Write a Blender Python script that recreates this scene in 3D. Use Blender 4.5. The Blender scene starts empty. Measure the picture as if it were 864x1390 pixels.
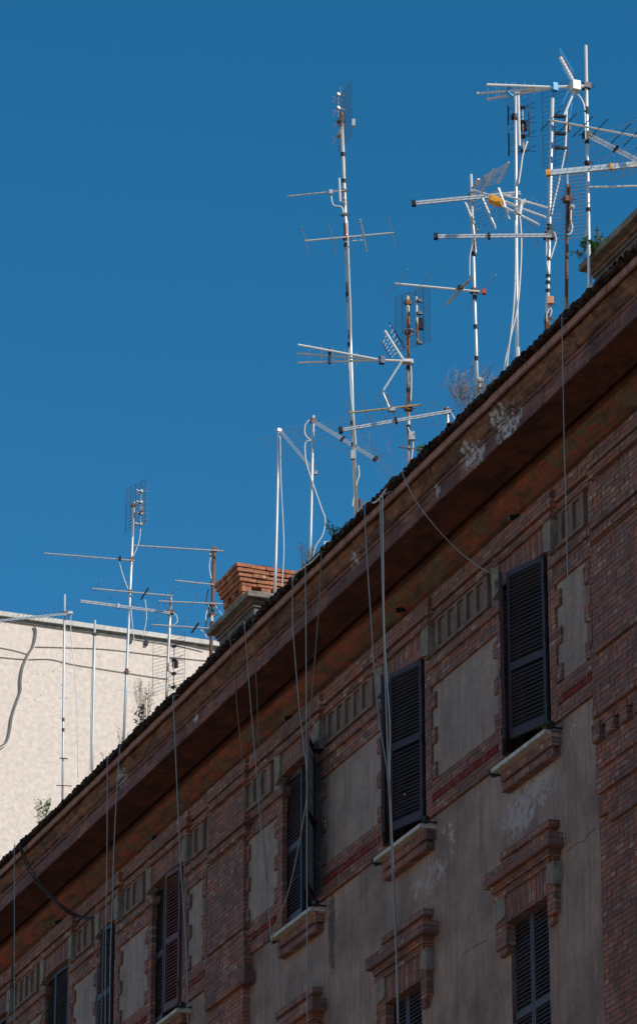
import bpy, math, random
from mathutils import Vector as V
random.seed(7)
S = bpy.context.scene
COL = S.collection
R = random.uniform
# ------------------------------------------------------------------ camera
F = 5200.0; CX, CY = 432.0, 695.0; ZC = 1.6
P = math.atan(2210 / F); A = math.atan(2213 / math.hypot(F, 2210))
fw = V((math.sin(A) * math.cos(P), math.cos(A) * math.cos(P), math.sin(P)))
rt = V((math.cos(A), -math.sin(A), 0)); up = rt.cross(fw)
HD = V((math.sin(A), math.cos(A), 0))
CO = V((0, 0, ZC))
def ray(x, y): return fw + rt * ((x - CX) / F) - up * ((y - CY) / F)
def atX(x, y, X):
    d = ray(x, y); return CO + d * (X / d.x)
def atY(x, y, Y):
    d = ray(x, y); return CO + d * (Y / d.y)
def atD(x, y, D):
    d = ray(x, y); return CO + d * (D / d.dot(HD))
def depth(p): return (V(p) - CO).dot(HD)
cam = bpy.data.cameras.new('camera'); co = bpy.data.objects.new('camera', cam); COL.objects.link(co)
co.location = CO; co.rotation_euler = (math.pi / 2 + P, 0, -A)
cam.sensor_fit = 'VERTICAL'; cam.sensor_height = 36; cam.sensor_width = 36
cam.lens = F / 1390 * 36; cam.clip_start = 0.5; cam.clip_end = 3000
S.camera = co
# ------------------------------------------------------------------ light
EL, AZ = math.radians(38), math.radians(144)       # azimuth clockwise from +Y
sd = V((math.sin(AZ) * math.cos(EL), math.cos(AZ) * math.cos(EL), math.sin(EL)))
su = bpy.data.lights.new('sun', 'SUN'); su.energy = 4.2; su.angle = math.radians(.53); su.color = (1, .93, .83)
so = bpy.data.objects.new('sun', su); COL.objects.link(so)
so.rotation_euler = (-sd).to_track_quat('-Z', 'Y').to_euler()
W = bpy.data.worlds.new('World'); S.world = W; W.use_nodes = True
wn = W.node_tree.nodes; wl = W.node_tree.links
sky = wn.new('ShaderNodeTexSky'); sky.sky_type = 'NISHITA'; sky.sun_disc = False
sky.sun_elevation = EL; sky.sun_rotation = AZ; sky.altitude = 1500; sky.air_density = 1.0; sky.dust_density = 0.1; sky.ozone_density = 3.0
hs = wn.new('ShaderNodeHueSaturation'); hs.inputs['Saturation'].default_value = 1.33; hs.inputs['Hue'].default_value = .487
hs.inputs['Value'].default_value = 1.0
wl.new(sky.outputs[0], hs.inputs['Color']); wl.new(hs.outputs[0], wn['Background'].inputs[0])
wn['Background'].inputs[1].default_value = 0.105
S.view_settings.view_transform = 'Standard'; S.view_settings.look = 'None'; S.view_settings.gamma = 1; S.view_settings.exposure = 0.2
# ------------------------------------------------------------------ materials
class NT:
    def __init__(s, name, rough=.85, metal=0, spec=.3):
        s.m = bpy.data.materials.new(name); s.m.use_nodes = True; s.t = s.m.node_tree
        s.b = s.t.nodes['Principled BSDF']; s.b.inputs['Roughness'].default_value = rough
        s.b.inputs['Metallic'].default_value = metal; s.b.inputs['Specular IOR Level'].default_value = spec
        s.pos = s.n('ShaderNodeNewGeometry').outputs['Position']
        s.sep = s.n('ShaderNodeSeparateXYZ', {0: s.pos}).outputs
    def n(s, typ, ins={}, **kw):
        nd = s.t.nodes.new(typ)
        for k, v in kw.items(): setattr(nd, k, v)
        for k, v in ins.items():
            if isinstance(v, bpy.types.NodeSocket): s.t.links.new(v, nd.inputs[k])
            else: nd.inputs[k].default_value = v
        return nd
    def ma(s, op, a, b=0.0, c=0.0): return s.n('ShaderNodeMath', {0: a, 1: b, 2: c}, operation=op).outputs[0]
    def noise(s, scale, vec=None, det=5, rough=.6, dist=0):
        return s.n('ShaderNodeTexNoise', {'Vector': vec or s.pos, 'Scale': scale, 'Detail': det, 'Roughness': rough, 'Distortion': dist}).outputs[0]
    def scl(s, x, y, z): return s.n('ShaderNodeVectorMath', {0: s.pos, 1: (x, y, z)}, operation='MULTIPLY').outputs[0]
    def ramp(s, fac, stops, interp='LINEAR'):
        nd = s.n('ShaderNodeValToRGB', {0: fac}); cr = nd.color_ramp; cr.interpolation = interp
        while len(cr.elements) < len(stops): cr.elements.new(.5)
        for e, (p, c) in zip(cr.elements, stops):
            e.position = p; e.color = (c, c, c, 1) if isinstance(c, (int, float)) else (*c, 1)
        return nd.outputs[0]
    def mix(s, f, a, b, bt='MIX'):
        nd = s.n('ShaderNodeMix', data_type='RGBA', blend_type=bt)
        for k, v in ((0, f), (6, a), (7, b)):
            if isinstance(v, bpy.types.NodeSocket): s.t.links.new(v, nd.inputs[k])
            else: nd.inputs[k].default_value = v if k == 0 else (*v, 1)
        return nd.outputs[2]
    def done(s, col, h=None, st=.5, dist=.01):
        if isinstance(col, tuple): s.b.inputs['Base Color'].default_value = (*col, 1)
        else: s.t.links.new(col, s.b.inputs['Base Color'])
        if h is not None:
            bp = s.n('ShaderNodeBump', {'Height': h, 'Strength': st, 'Distance': dist}); s.t.links.new(bp.outputs[0], s.b.inputs['Normal'])
        return s.m
BR = dict(dark=(.19, .095, .08), red=(.37, .125, .085), org=(.44, .165, .095), tan=(.50, .34, .27), pink=(.38, .19, .155), plum=(.27, .125, .11))
BW, BH = .24, .0655
def brick(name, upright=False, sat=1.0, mort=(.10, .078, .07)):
    s = NT(name, .88)
    al = s.ma('ADD', s.sep[0], s.sep[1]); ve = s.sep[2]
    if upright: al, ve = ve, al
    bw = .27 if upright else BW
    row = s.ma('FLOOR', s.ma('DIVIDE', ve, BH)); fr = s.ma('FRACT', s.ma('DIVIDE', ve, BH))
    off = s.ma('MULTIPLY', s.ma('FLOORED_MODULO', row, 2.0), 0.0 if upright else .5)
    cx = s.ma('ADD', s.ma('DIVIDE', al, bw), off); colm = s.ma('FLOOR', cx); fc = s.ma('FRACT', cx)
    # every other brick shows its short end, in runs
    wnz = s.n('ShaderNodeTexWhiteNoise', {'Vector': s.n('ShaderNodeCombineXYZ', {0: row, 1: colm}).outputs[0]}, noise_dimensions='3D')
    split = s.ma('GREATER_THAN', wnz.outputs['Value'], .62)
    half = s.ma('MULTIPLY', s.ma('GREATER_THAN', fc, .5), split)
    wn2 = s.n('ShaderNodeTexWhiteNoise', {'Vector': s.n('ShaderNodeCombineXYZ', {0: row, 1: colm, 2: half}).outputs[0]}, noise_dimensions='3D')
    v = wn2.outputs['Value']
    c = s.ramp(v, [(0, BR['dark']), (.16, BR['plum']), (.36, BR['pink']), (.56, BR['red']), (.76, BR['org']), (.88, BR['tan']), (1, BR['dark'])])
    n1 = s.noise(9); n2 = s.noise(45, det=4)
    c = s.mix(.5, c, s.ramp(n2, [(.3, .55), (.7, 1.15)]), 'MULTIPLY')
    c = s.mix(s.ramp(n1, [(.45, 0), (.72, .5)]), c, (.17, .115, .10))
    c = s.mix(s.ramp(s.noise(1.1, det=8, rough=.7), [(.42, 0), (.66, .72)]), c, (.105, .066, .06))
    jx = .012 / bw; jz = .011 / BH
    wob = s.ma('MULTIPLY', s.ma('SUBTRACT', s.noise(30), .5), .12)
    m1 = s.ma('LESS_THAN', s.ma('ADD', fc, s.ma('MULTIPLY', wob, .25)), jx)
    m2 = s.ma('LESS_THAN', s.ma('ADD', fr, wob), jz)
    m3 = s.ma('MULTIPLY', split, s.ma('COMPARE', fc, .5, jx / 2))
    mm = s.ma('MAXIMUM', s.ma('MAXIMUM', m1, m2), m3)
    c = s.mix(mm, c, mort)
    h = s.ma('SUBTRACT', s.ma('MULTIPLY', n2, .5), mm)
    h = s.ma('ADD', h, s.ma('MULTIPLY', v, .5))
    c = s.mix(s.ramp(s.noise(2.4, s.scl(4, 4, .5), det=7), [(.5, 0), (.7, .55)]), c, (.085, .055, .05))
    return s.done(c, h, 1.0, .016)
def rough(name, c1, c2, c3=None, sc=3, fine=30, streak=True, bump=.4, rg=.9, patch=None, pth=.62, bd=.01, spots=None, block=0, grime=None):
    s = NT(name, rg)
    s.spots = spots
    a = s.noise(sc, det=8, rough=.65); c = s.mix(s.ramp(a, [(.35, 0), (.65, 1)]), c1, c2)
    f = s.noise(fine, det=6, rough=.7)
    c = s.mix(.6, c, s.ramp(f, [(.3, .65), (.7, 1.25)]), 'MULTIPLY')
    if streak:
        k = s.noise(2.0, s.scl(5, 5, .45), det=6)
        c = s.mix(s.ramp(k, [(.48, 0), (.72, .55)]), c, c3 or tuple(x * .45 for x in c1))
    if patch:
        k = s.ramp(s.noise(sc * .55, det=9, rough=.68, dist=.6), [(pth, 0), (pth + .02, 1)])
        c = s.mix(k, c, patch)
        f = s.ma('SUBTRACT', f, k)
    if grime:     # soot and lichen lying in long ragged patches
        gr = s.noise(3.5, s.scl(1.2, .45, 3.2), det=9, rough=.75, dist=.4)
        c = s.mix(s.ramp(gr, [(.46, 0), (.60, .85)]), c, grime)
        gr2 = s.noise(11, s.scl(1, .8, 1.6), det=7, rough=.75)
        c = s.mix(s.ramp(gr2, [(.52, 0), (.66, .6)]), c, tuple(q * 1.1 for q in grime))
    if block:
        yy = s.ma('ADD', s.ma('DIVIDE', s.sep[1], block), s.ma('MULTIPLY', s.noise(.7, det=1), .0)); fy = s.ma('FRACT', yy)
        wv = s.n('ShaderNodeTexWhiteNoise', {'W': s.ma('FLOOR', yy)}, noise_dimensions='1D').outputs['Value']
        c = s.mix(.75, c, s.ramp(wv, [(0, (.62, .55, .60)), (.5, (1.0, .95, 1.0)), (1, (1.35, 1.1, .95))]), 'MULTIPLY')
        j = s.ma('LESS_THAN', s.ma('ADD', fy, s.ma('MULTIPLY', s.ma('SUBTRACT', f, .5), .01)), .012 / block)
        c = s.mix(j, c, (.03, .022, .02)); f = s.ma('SUBTRACT', f, j)
    for (sp, thr, scl_, col_) in (spots or ()):
        k = localmask(s, sp, thr, scl_); c = s.mix(k, c, s.mix(s.noise(25), col_, tuple(q * .6 for q in col_))); f = s.ma('ADD', f, k)
    return s.done(c, f, bump, bd)
def localmask(s, spots, thr, scale, det=9, wd=.11):
    nz = s.noise(scale, det=det, rough=.7, dist=.8); tot = None
    for (c, ry, rz) in spots:
        a = s.ma('DIVIDE', s.ma('SUBTRACT', s.sep[1], c[1]), ry); b = s.ma('DIVIDE', s.ma('SUBTRACT', s.sep[2], c[2]), rz)
        d = s.ma('SUBTRACT', 1.0, s.ma('ADD', s.ma('MULTIPLY', a, a), s.ma('MULTIPLY', b, b))); d = s.ma('MAXIMUM', d, 0.0)
        tot = d if tot is None else s.ma('MAXIMUM', tot, d)
    v = s.ma('ADD', nz, s.ma('MULTIPLY', tot, .28))
    return s.ma('MULTIPLY', s.ramp(v, [(thr, 0), (thr + wd, 1)]), s.ma('GREATER_THAN', tot, 0.0))
def metal(name, c1, c2, rust=.62, rg=.45, mt=.55, rc=(.20, .08, .035)):
    s = NT(name, rg, mt, .5)
    c = s.mix(s.noise(25), c1, c2)
    c = s.mix(s.ramp(s.noise(3.2, s.scl(1.5, 1.5, 1), det=8, rough=.75), [(rust, 0), (rust + .09, 1)]), c, rc)
    return s.done(c, s.noise(60), .25, .002)
def plain(name, c, rg=.6, mt=0):
    s = NT(name, rg, mt, .4); n = s.noise(40); n2 = s.noise(4, s.scl(1, 1, .5), det=7, rough=.7)
    cc = s.mix(s.ramp(n2, [(.5, 0), (.7, .6)]), s.mix(n, tuple(x * .7 for x in c), c), tuple(min(.8, x * 1.25 + .006) for x in c))
    return s.done(cc, n, .15, .002)
M = {}
M['brick'] = brick('brickwork'); M['upright'] = brick('upright_brickwork', True)
WS = [(atX(x, y, 17.1), a, b) for x, y, a, b in ((688, 588, .55, .5), (677, 572, .45, .4), (636, 616, .45, .35), (648, 620, .3, .3), (700, 562, .2, .2), (828, 392, .5, .12), (165, 1056, .35, .25), (748, 470, .3, .2), (590, 667, .15, .2), (262, 975, .2, .1), (480, 760, .25, .15))]
M['stucco'] = rough('grey_stucco', (.36, .275, .235), (.19, .148, .130), (.10, .082, .073), sc=1.3, fine=16, bump=.6, patch=(.44, .38, .35), pth=.66,
    spots=[([(atX(728, 1068, 18), .75, .42), (atX(705, 1100, 18), .7, .5)], .64, 7.0, (.46, .43, .42)), ([(atX(450, 1262, 18), .17, .75)], .60, 7.0, (.12, .10, .09)), ([(atX(585, 1190, 18), 1.1, .35)], .70, 5.0, (.50, .44, .40))])
M['panel'] = rough('stucco_panel', (.36, .285, .245), (.23, .185, .165), (.14, .115, .105), sc=2.2, fine=14, bump=.5)
M['stone'] = rough('pale_stone', (.28, .255, .215), (.155, .14, .12), sc=8, bump=.4)
M['sill'] = rough('sill_marble', (.58, .58, .53), (.40, .41, .38), sc=7, bump=.3)
M['frieze'] = rough('frieze_stone', (.24, .165, .14), (.14, .095, .085), sc=6, bump=.4)
M['fpanel'] = rough('frieze_panel_stone', (.20, .165, .13), (.12, .10, .085), sc=6, bump=.4)
M['redband'] = rough('red_painted_band', (.27, .045, .045), (.17, .04, .04), (.30, .25, .24), sc=9, bump=.5)
M['soffit'] = rough('red_brown_soffit', (.185, .055, .032), (.085, .032, .022), (.05, .026, .02), sc=2.5, fine=14, streak=True, bump=.7, grime=(.045, .022, .016))
M['cove'] = rough('red_ochre_cove', (.33, .062, .034), (.15, .085, .055), (.09, .05, .035), sc=4.5, fine=16, streak=True, bump=.7, patch=(.135, .10, .068), pth=.52, grime=(.065, .045, .033))
M['cyma'] = rough('ochre_cornice', (.30, .135, .075), (.145, .07, .046), (.045, .03, .025), sc=3.4, fine=12, bump=.7, patch=(.09, .055, .04), pth=.60, grime=(.045, .03, .025), spots=[(WS, .69, 10.0, (.55, .55, .56))])
M['fascia'] = rough('terracotta_fascia', (.26, .125, .11), (.155, .085, .08), (.07, .045, .04), sc=2.6, fine=18, bump=.6, patch=(.30, .145, .08), pth=.60, grime=(.07, .045, .042), block=.62, spots=[(WS, .70, 9.0, (.55, .55, .57))])
M['peel'] = rough('peeled_whitewash', (.62, .62, .62), (.42, .42, .43), sc=14, streak=False, bump=.6)
M['tile'] = rough('weathered_roof_tile', (.036, .026, .023), (.015, .013, .013), (.12, .055, .035), sc=7, fine=30, bump=.8, patch=(.22, .095, .05), pth=.64)
M['plaster'] = rough('cream_plaster', (.70, .60, .525), (.675, .575, .50), (.62, .525, .455), sc=1.1, fine=9, bump=.3, patch=(.735, .645, .56), pth=.66, bd=.02)
M['coping'] = rough('pale_coping', (.66, .63, .57), (.50, .48, .44), sc=3, bump=.3)
M['dkstone'] = rough('grey_slab', (.30, .27, .22), (.13, .12, .105), sc=7, bump=.6)
M['cstucco'] = rough('chimney_stucco', (.19, .165, .145), (.075, .066, .06), sc=5, bump=.7)
M['mortar'] = rough('mortar_cap', (.45, .40, .33), (.30, .27, .22), sc=12, streak=False, bump=.9)
M['shutter'] = plain('dark_shutter_paint', (.045, .041, .050), .6)
M['shframe'] = plain('dark_shutter_frame_paint', (.040, .031, .047), .6)
M['shbrown'] = plain('brown_shutter_paint', (.12, .045, .042), .6)
M['shblue'] = plain('slate_shutter_paint', (.055, .054, .075), .6)
M['glass'] = plain('dark_window_glass', (.012, .013, .016), .15)
M['iron'] = plain('black_iron', (.012, .012, .015), .6)
M['galv'] = metal('galvanised_steel', (.55, .56, .56), (.72, .72, .71), .66)
M['galvr'] = metal('rusty_galvanised_steel', (.58, .56, .52), (.70, .68, .63), .50)
M['rust'] = metal('rusted_steel', (.13, .06, .04), (.20, .10, .065), .55, .8, .2, (.07, .035, .03))
M['rustw'] = metal('half_rusted_pole', (.55, .50, .44), (.65, .60, .54), .44, .6, .3, (.27, .11, .05))
M['alu'] = metal('aluminium', (.66, .66, .64), (.82, .81, .78), .80, .35, .5)
M['thin'] = metal('dull_aluminium_rod', (.38, .36, .34), (.55, .50, .45), .62, .5, .4)
M['darkrod'] = plain('dark_rod', (.05, .045, .045), .6)
M['wire'] = plain('grid_wire', (.10, .10, .12), .6, .2)
M['gold'] = metal('yellowed_aluminium', (.58, .42, .18), (.70, .54, .27), .75, .45, .5)
M['white'] = plain('white_plastic', (.80, .79, .76), .45)
M['black'] = plain('black_plastic', (.016, .016, .019), .5)
M['orange'] = plain('orange_plastic', (.85, .36, .03), .45)
M['redcap'] = plain('red_plastic_cap', (.65, .08, .04), .45)
M['blue'] = plain('blue_plastic', (.02, .33, .72), .45)
M['navy'] = plain('navy_plastic', (.02, .05, .16), .5)
M['peach'] = plain('orange_box_plastic', (.75, .36, .20), .5)
M['cablew'] = plain('white_cable', (.72, .71, .68), .5)
M['cableg'] = plain('grey_cable', (.33, .33, .32), .55)
M['cabled'] = plain('dusty_brown_cable', (.20, .165, .13), .6)
M['cableb'] = plain('black_cable', (.02, .021, .024), .55)
M['green'] = rough('green_leaves', (.10, .20, .035), (.045, .105, .02), sc=30, streak=False, bump=.1)
M['dkgreen'] = rough('dark_green_leaves', (.045, .09, .03), (.025, .055, .02), sc=30, streak=False, bump=.1)
M['olive'] = rough('yellowing_leaves', (.24, .21, .06), (.12, .12, .04), sc=30, streak=False, bump=.1)
M['drygrass'] = rough('dry_stems', (.20, .15, .11), (.11, .085, .07), sc=30, streak=False, bump=.1)
M['drygrey'] = rough('grey_dry_stems', (.30, .25, .24), (.17, .14, .14), sc=30, streak=False, bump=.1)
M['asphalt'] = rough('asphalt', (.06, .06, .062), (.045, .045, .046), sc=2, fine=80, streak=False)
M['ground'] = rough('paving_ground', (.37, .32, .27), (.30, .26, .225), sc=.6, fine=12, streak=False)
M['cobble'] = rough('pavement_stone', (.28, .265, .24), (.20, .19, .175), sc=2, fine=30, streak=False)
# ------------------------------------------------------------------ mesh building
class MB:
    def __init__(s): s.v = []; s.f = []; s.sm = False
    def quad(s, *p):
        n = len(s.v); s.v += [V(q) for q in p]; s.f.append(tuple(range(n, n + len(p)))); return s
    def box(s, c, h, ax=None):
        c = V(c); ax = ax or (V((1, 0, 0)), V((0, 1, 0)), V((0, 0, 1))); n = len(s.v)
        for i in range(8):
            s.v.append(c + ax[0] * h[0] * (1 if i & 1 else -1) + ax[1] * h[1] * (1 if i & 2 else -1) + ax[2] * h[2] * (1 if i & 4 else -1))
        s.f += [tuple(n + k for k in q) for q in ((0, 2, 3, 1), (4, 5, 7, 6), (0, 1, 5, 4), (2, 6, 7, 3), (0, 4, 6, 2), (1, 3, 7, 5))]
        return s
    def bb(s, x0, x1, y0, y1, z0, z1): return s.box(((x0 + x1) / 2, (y0 + y1) / 2, (z0 + z1) / 2), (abs(x1 - x0) / 2, abs(y1 - y0) / 2, abs(z1 - z0) / 2))
    def bar(s, a, b, w, h, upv=V((0, 0, 1))):       # rectangular bar between two points
        a, b = V(a), V(b); d = (b - a).normalized(); sx = d.cross(upv)
        if sx.length < 1e-4: sx = V((1, 0, 0))
        sx.normalize(); u = sx.cross(d); return s.box((a + b) / 2, ((b - a).length / 2, w / 2, h / 2), (d, sx, u))
    def tube(s, pts, r, n=8, r1=None, cap=True):
        pts = [V(p) for p in pts]; L = len(pts); base = len(s.v); px = None
        for i, p in enumerate(pts):
            d = (pts[min(i + 1, L - 1)] - pts[max(i - 1, 0)]).normalized()
            if px is None:
                px = d.cross(V((0, 0, 1)) if abs(d.z) < .9 else V((1, 0, 0)))
            px = (px - d * px.dot(d)).normalized(); py = d.cross(px)
            rr = r if r1 is None else r + (r1 - r) * i / max(1, L - 1)
            for k in range(n):
                t = 2 * math.pi * k / n; s.v.append(p + (px * math.cos(t) + py * math.sin(t)) * rr)
        for i in range(L - 1):
            for k in range(n):
                a = base + i * n + k; b = base + i * n + (k + 1) % n; s.f.append((a, b, b + n, a + n))
        if cap: s.f.append(tuple(base + k for k in range(n))[::-1]); s.f.append(tuple(base + (L - 1) * n + k for k in range(n)))
        return s
    def ball(s, c, r, sq=(1, 1, 1)):
        c = V(c); b = len(s.v); N = 8; K = 5
        for i in range(1, K):
            t = math.pi * i / K
            for k in range(N):
                a = 2 * math.pi * k / N; s.v.append(c + V((math.sin(t) * math.cos(a) * r * sq[0], math.sin(t) * math.sin(a) * r * sq[1], math.cos(t) * r * sq[2])))
        for i in range(K - 2):
            for k in range(N):
                a = b + i * N + k; q = b + i * N + (k + 1) % N; s.f.append((a, a + N, q + N, q))
        s.f.append(tuple(b + k for k in range(N))); s.f.append(tuple(b + (K - 2) * N + k for k in range(N))[::-1]); return s
    def build(s, name, mat, parent=None, origin=None, smooth=False):
        o3 = V(parent['_o']) if parent is not None else V(origin if origin is not None else (0, 0, 0))
        me = bpy.data.meshes.new(name); me.from_pydata([tuple(p - o3) for p in s.v], [], s.f); me.update()
        me.materials.append(M[mat] if isinstance(mat, str) else mat)
        if smooth or s.sm: me.shade_smooth()
        o = bpy.data.objects.new(name, me); COL.objects.link(o)
        if parent is not None: o.parent = parent
        else: o.location = o3
        o['_o'] = tuple(o3); return o
def tag(o, label=None, cat=None, group=None, kind=None):
    for k, v in (('label', label), ('category', cat), ('group', group), ('kind', kind)):
        if v: o[k] = v
    return o
def empty(name, loc, *a, **k):
    o = bpy.data.objects.new(name, None); COL.objects.link(o); o.location = loc; o['_o'] = tuple(loc); o.empty_display_size = .2
    return tag(o, *a, **k)
def smooth_path(p, k=6):
    p = [V(q) for q in p]; out = []
    for i in range(len(p) - 1):
        a = p[max(i - 1, 0)]; b = p[i]; c = p[i + 1]; d = p[min(i + 2, len(p) - 1)]
        for j in range(k):
            t = j / k
            out.append(.5 * ((2 * b) + (c - a) * t + (2 * a - 5 * b + 4 * c - d) * t * t + (3 * b - a - 3 * c + d) * t ** 3))
    out.append(p[-1]); return out
# ------------------------------------------------------------------ the setting
g = MB().quad((-1500, -1500, 0), (1500, -1500, 0), (1500, 1500, 0), (-1500, 1500, 0)).build('ground', 'ground'); tag(g, kind='structure')
g = MB().quad((-2, -200, .004), (14.6, -200, .004), (14.6, 300, .004), (-2, 300, .004)).build('road', 'asphalt'); tag(g, kind='structure')
g = MB().bb(14.6, 18.02, -40, 69.5, -.05, .13).build('pavement', 'cobble'); tag(g, kind='structure')
# ------------------------------------------------------------------ brick building
WX = 18.0; Y0, Y1 = 31.0, 69.0
B = empty('brick_building', (18, 50, 0), 'long shaded red brick building with louvred windows under a deep overhanging cornice', 'building')
def sc(v, p): return v * (WX - p) / WX
def sz(z, p): return ZC + (z - ZC) * (WX - p) / WX
def plate(mb, X, y0, y1, z0, z1, holes, depth_=.0):
    """sheet at x=X facing the street with rectangular holes and reveals"""
    ys = sorted({y0, y1, *[h[0] for h in holes], *[h[1] for h in holes]}); zs = sorted({z0, z1, *[h[2] for h in holes], *[h[3] for h in holes]})
    for a, b in zip(ys, ys[1:]):
        for c, d in zip(zs, zs[1:]):
            my, mz = (a + b) / 2, (c + d) / 2
            if any(h[0] < my < h[1] and h[2] < mz < h[3] for h in holes): continue
            mb.quad((X, a, c), (X, a, d), (X, b, d), (X, b, c))
    if depth_:
        for a, b, c, d in holes:
            X2 = X + depth_
            mb.quad((X, a, c), (X2, a, c), (X2, a, d), (X, a, d)).quad((X, b, c), (X, b, d), (X2, b, d), (X2, b, c))
            mb.quad((X, a, c), (X, b, c), (X2, b, c), (X2, a, c)).quad((X, a, d), (X2, a, d), (X2, b, d), (X, b, d))
    return mb
def bricks(mb, y0, y1, z0, z1, p, back=.03, jit=.0035, scale=True, miss=0.0):
    """courses of single bricks standing p proud of the wall, on the grid of the brick material"""
    if scale: y0, y1, z0, z1 = sc(y0, p), sc(y1, p), sz(z0, p), sz(z1, p)
    r0 = math.floor(z0 / BH + .4); r1 = math.floor(z1 / BH + .6)
    x1 = WX + back
    if r1 <= r0: r1 = r0 + 1
    for r in range(r0, r1):
        za = max(r * BH, z0) if r == r0 else r * BH; zb = min((r + 1) * BH, z1) if r == r1 - 1 else (r + 1) * BH
        if r == r0: za = z0
        if r == r1 - 1: zb = z1
        xf = WX - p
        # grid is on x + y
        off = (r % 2) * .5
        k = math.floor((y0 + xf) / BW + off)
        while True:
            ya = max((k - off) * BW - xf, y0); yb = min((k + 1 - off) * BW - xf, y1)
            if ya >= y1: break
            if yb - ya > .004 and random.random() >= miss:
                j = R(-jit, jit); e = .0012
                mb.bb(WX - p + j, x1, ya + e * (ya > y0), yb - e * (yb < y1), za + e, zb - e)
            k += 1
    return mb
UP = [(38.47, 39.78), (42.24, 43.55), (46.05, 47.33), (51.45, 52.85), (54.62, 55.34), (56.95, 58.2), (60.3, 61.6)]
LOW = [(38.68, 39.74), (42.45, 43.5), (46.25, 47.3), (51.7, 52.7), (56.9, 58.0)]
ZU0, ZU1, ZL0, ZL1 = 16.90, 19.14, 12.5, 14.88
holes = [(a, b, ZU0, ZU1) for a, b in UP] + [(a, b, ZL0, ZL1) for a, b in LOW]
mb = plate(MB(), WX, Y0, Y1, 0, 19.86, holes)
mb.quad((WX, Y0, 0), (30, Y0, 0), (30, Y0, 20.0), (WX, Y0, 20.0)).quad((30, Y0, 0), (30, Y1, 0), (30, Y1, 20.0), (30, Y0, 20.0)).quad((30, Y1, 0), (WX, Y1, 0), (WX, Y1, 20.0), (30, Y1, 20.0))
mb.build('wall', 'stucco', B)
# stretches of wall between the openings (near to far); pilasters
PR = (34.9, 37.3); PL = (48.85, 50.42); PF = (62.8, 64.4)
edges = [PR[1]] + [v for ab in UP[:3] for v in ab] + [PL[0]]
segs = [(PR[1], 38.47), (39.78, 42.24), (43.55, 46.05), (47.33, PL[0]), (PL[1], 51.45), (52.85, 54.62), (55.34, 56.95), (58.2, 60.3), (61.6, PF[0]), (Y0, PR[0]), (PF[1], Y1)]
npan = [3, 6, 6, 3, 2, 3, 3, 5, 2, 6, 10]
def seg(a, b, n, ja, jb):
    m = MB()
    bricks(m, a - (.02 if ja else 0), b + (.02 if jb else 0), 19.65, 19.86, .12)     # crowning layers
    bricks(m, a, b, 19.50, 19.59, .085)
    bricks(m, a, b, 19.59, 19.65, .03, jit=.001)
    m.build('wall_cornice', 'brick', B)
    fa, fb = a + (.33 if ja else .02), b - (.13 if jb else .02)
    pw, pt = .20, .304
    if n > 1: pt = min(.304, (fb - fa - pw - .04) / (n - 1))
    st = (fa + fb) / 2 - (pw + pt * (n - 1)) / 2
    hs_ = [(st + i * pt, st + i * pt + min(pw, pt * .66), 19.03, 19.385) for i in range(n)]
    f = plate(MB(), WX - .055, fa, fb, 18.985, 19.50, hs_, .04)
    f.quad((WX - .055, fa, 18.985), (WX, fa, 18.985), (WX, fa, 19.5), (WX - .055, fa, 19.5)).quad((WX - .055, fa, 18.985), (WX - .055, fb, 18.985), (WX, fb, 18.985), (WX, fa, 18.985))
    fr = f.build('frieze', 'frieze', B)
    for h in hs_:
        q = MB().bb(WX - .017, WX + .01, h[0] - .001, h[1] + .001, h[2] - .001, h[3] + .001)
        q.bb(WX - .024, WX - .017, h[0] + .045, h[1] - .045, h[2] + .05, h[3] - .05)
        q.build('frieze_panel', 'fpanel', fr)
    m = MB()
    bricks(m, a, b, 18.87, 18.985, .095); bricks(m, a, b, 18.83, 18.87, .02, jit=.001); bricks(m, a, b, 18.61, 18.83, .05)
    m.build('string_course', 'brick', B)
    m = MB()
    bricks(m, a, b, 17.17, 17.33, .045); bricks(m, a, b, 16.89, 17.05, .045)
    if ja: bricks(m, a, a + .20, 17.05, 17.17, .045)
    if jb: bricks(m, b - .2, b, 17.05, 17.17, .045)
    m.build('panel_base_course', 'brick', B)
    m = MB(); ya = a + (.2 if ja else 0); yb = b - (.2 if jb else 0); k = ya
    m.bb(WX - .012, WX + .01, ya, yb, 17.055, 17.165)
    while k < yb - .03:
        m.bb(WX - .026 - R(0, .006), WX, k + .008, k + .034, 17.06, 17.16); k += .052
    m.build('fluted_band', 'redband', B)
    pn = MB().bb(WX - .012, WX + .01, a + .1, b - .1, 17.33, 18.61).build('stucco_panel', 'panel', B)
    for (has, e, sg) in ((ja, a, 1), (jb, b, -1)):
        m = MB()
        w = .19 if has else .06
        y = sorted((e, e + sg * w)); bricks(m, y[0], y[1], 17.33, 18.61, .04)
        for t in range(3):
            z = 17.36 + t * .47
            y = sorted((e + sg * w, e + sg * (w + .13))); bricks(m, y[0], y[1], z, z + .21, .045)
        m.build('brick_jamb', 'brick', B)
for (a, b), n in zip(segs, npan):
    pil = (PR[1], PL[0], PL[1], PF[0], PF[1], PR[0], Y0, Y1)
    seg(a, b, n, a not in pil, b not in pil)
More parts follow.
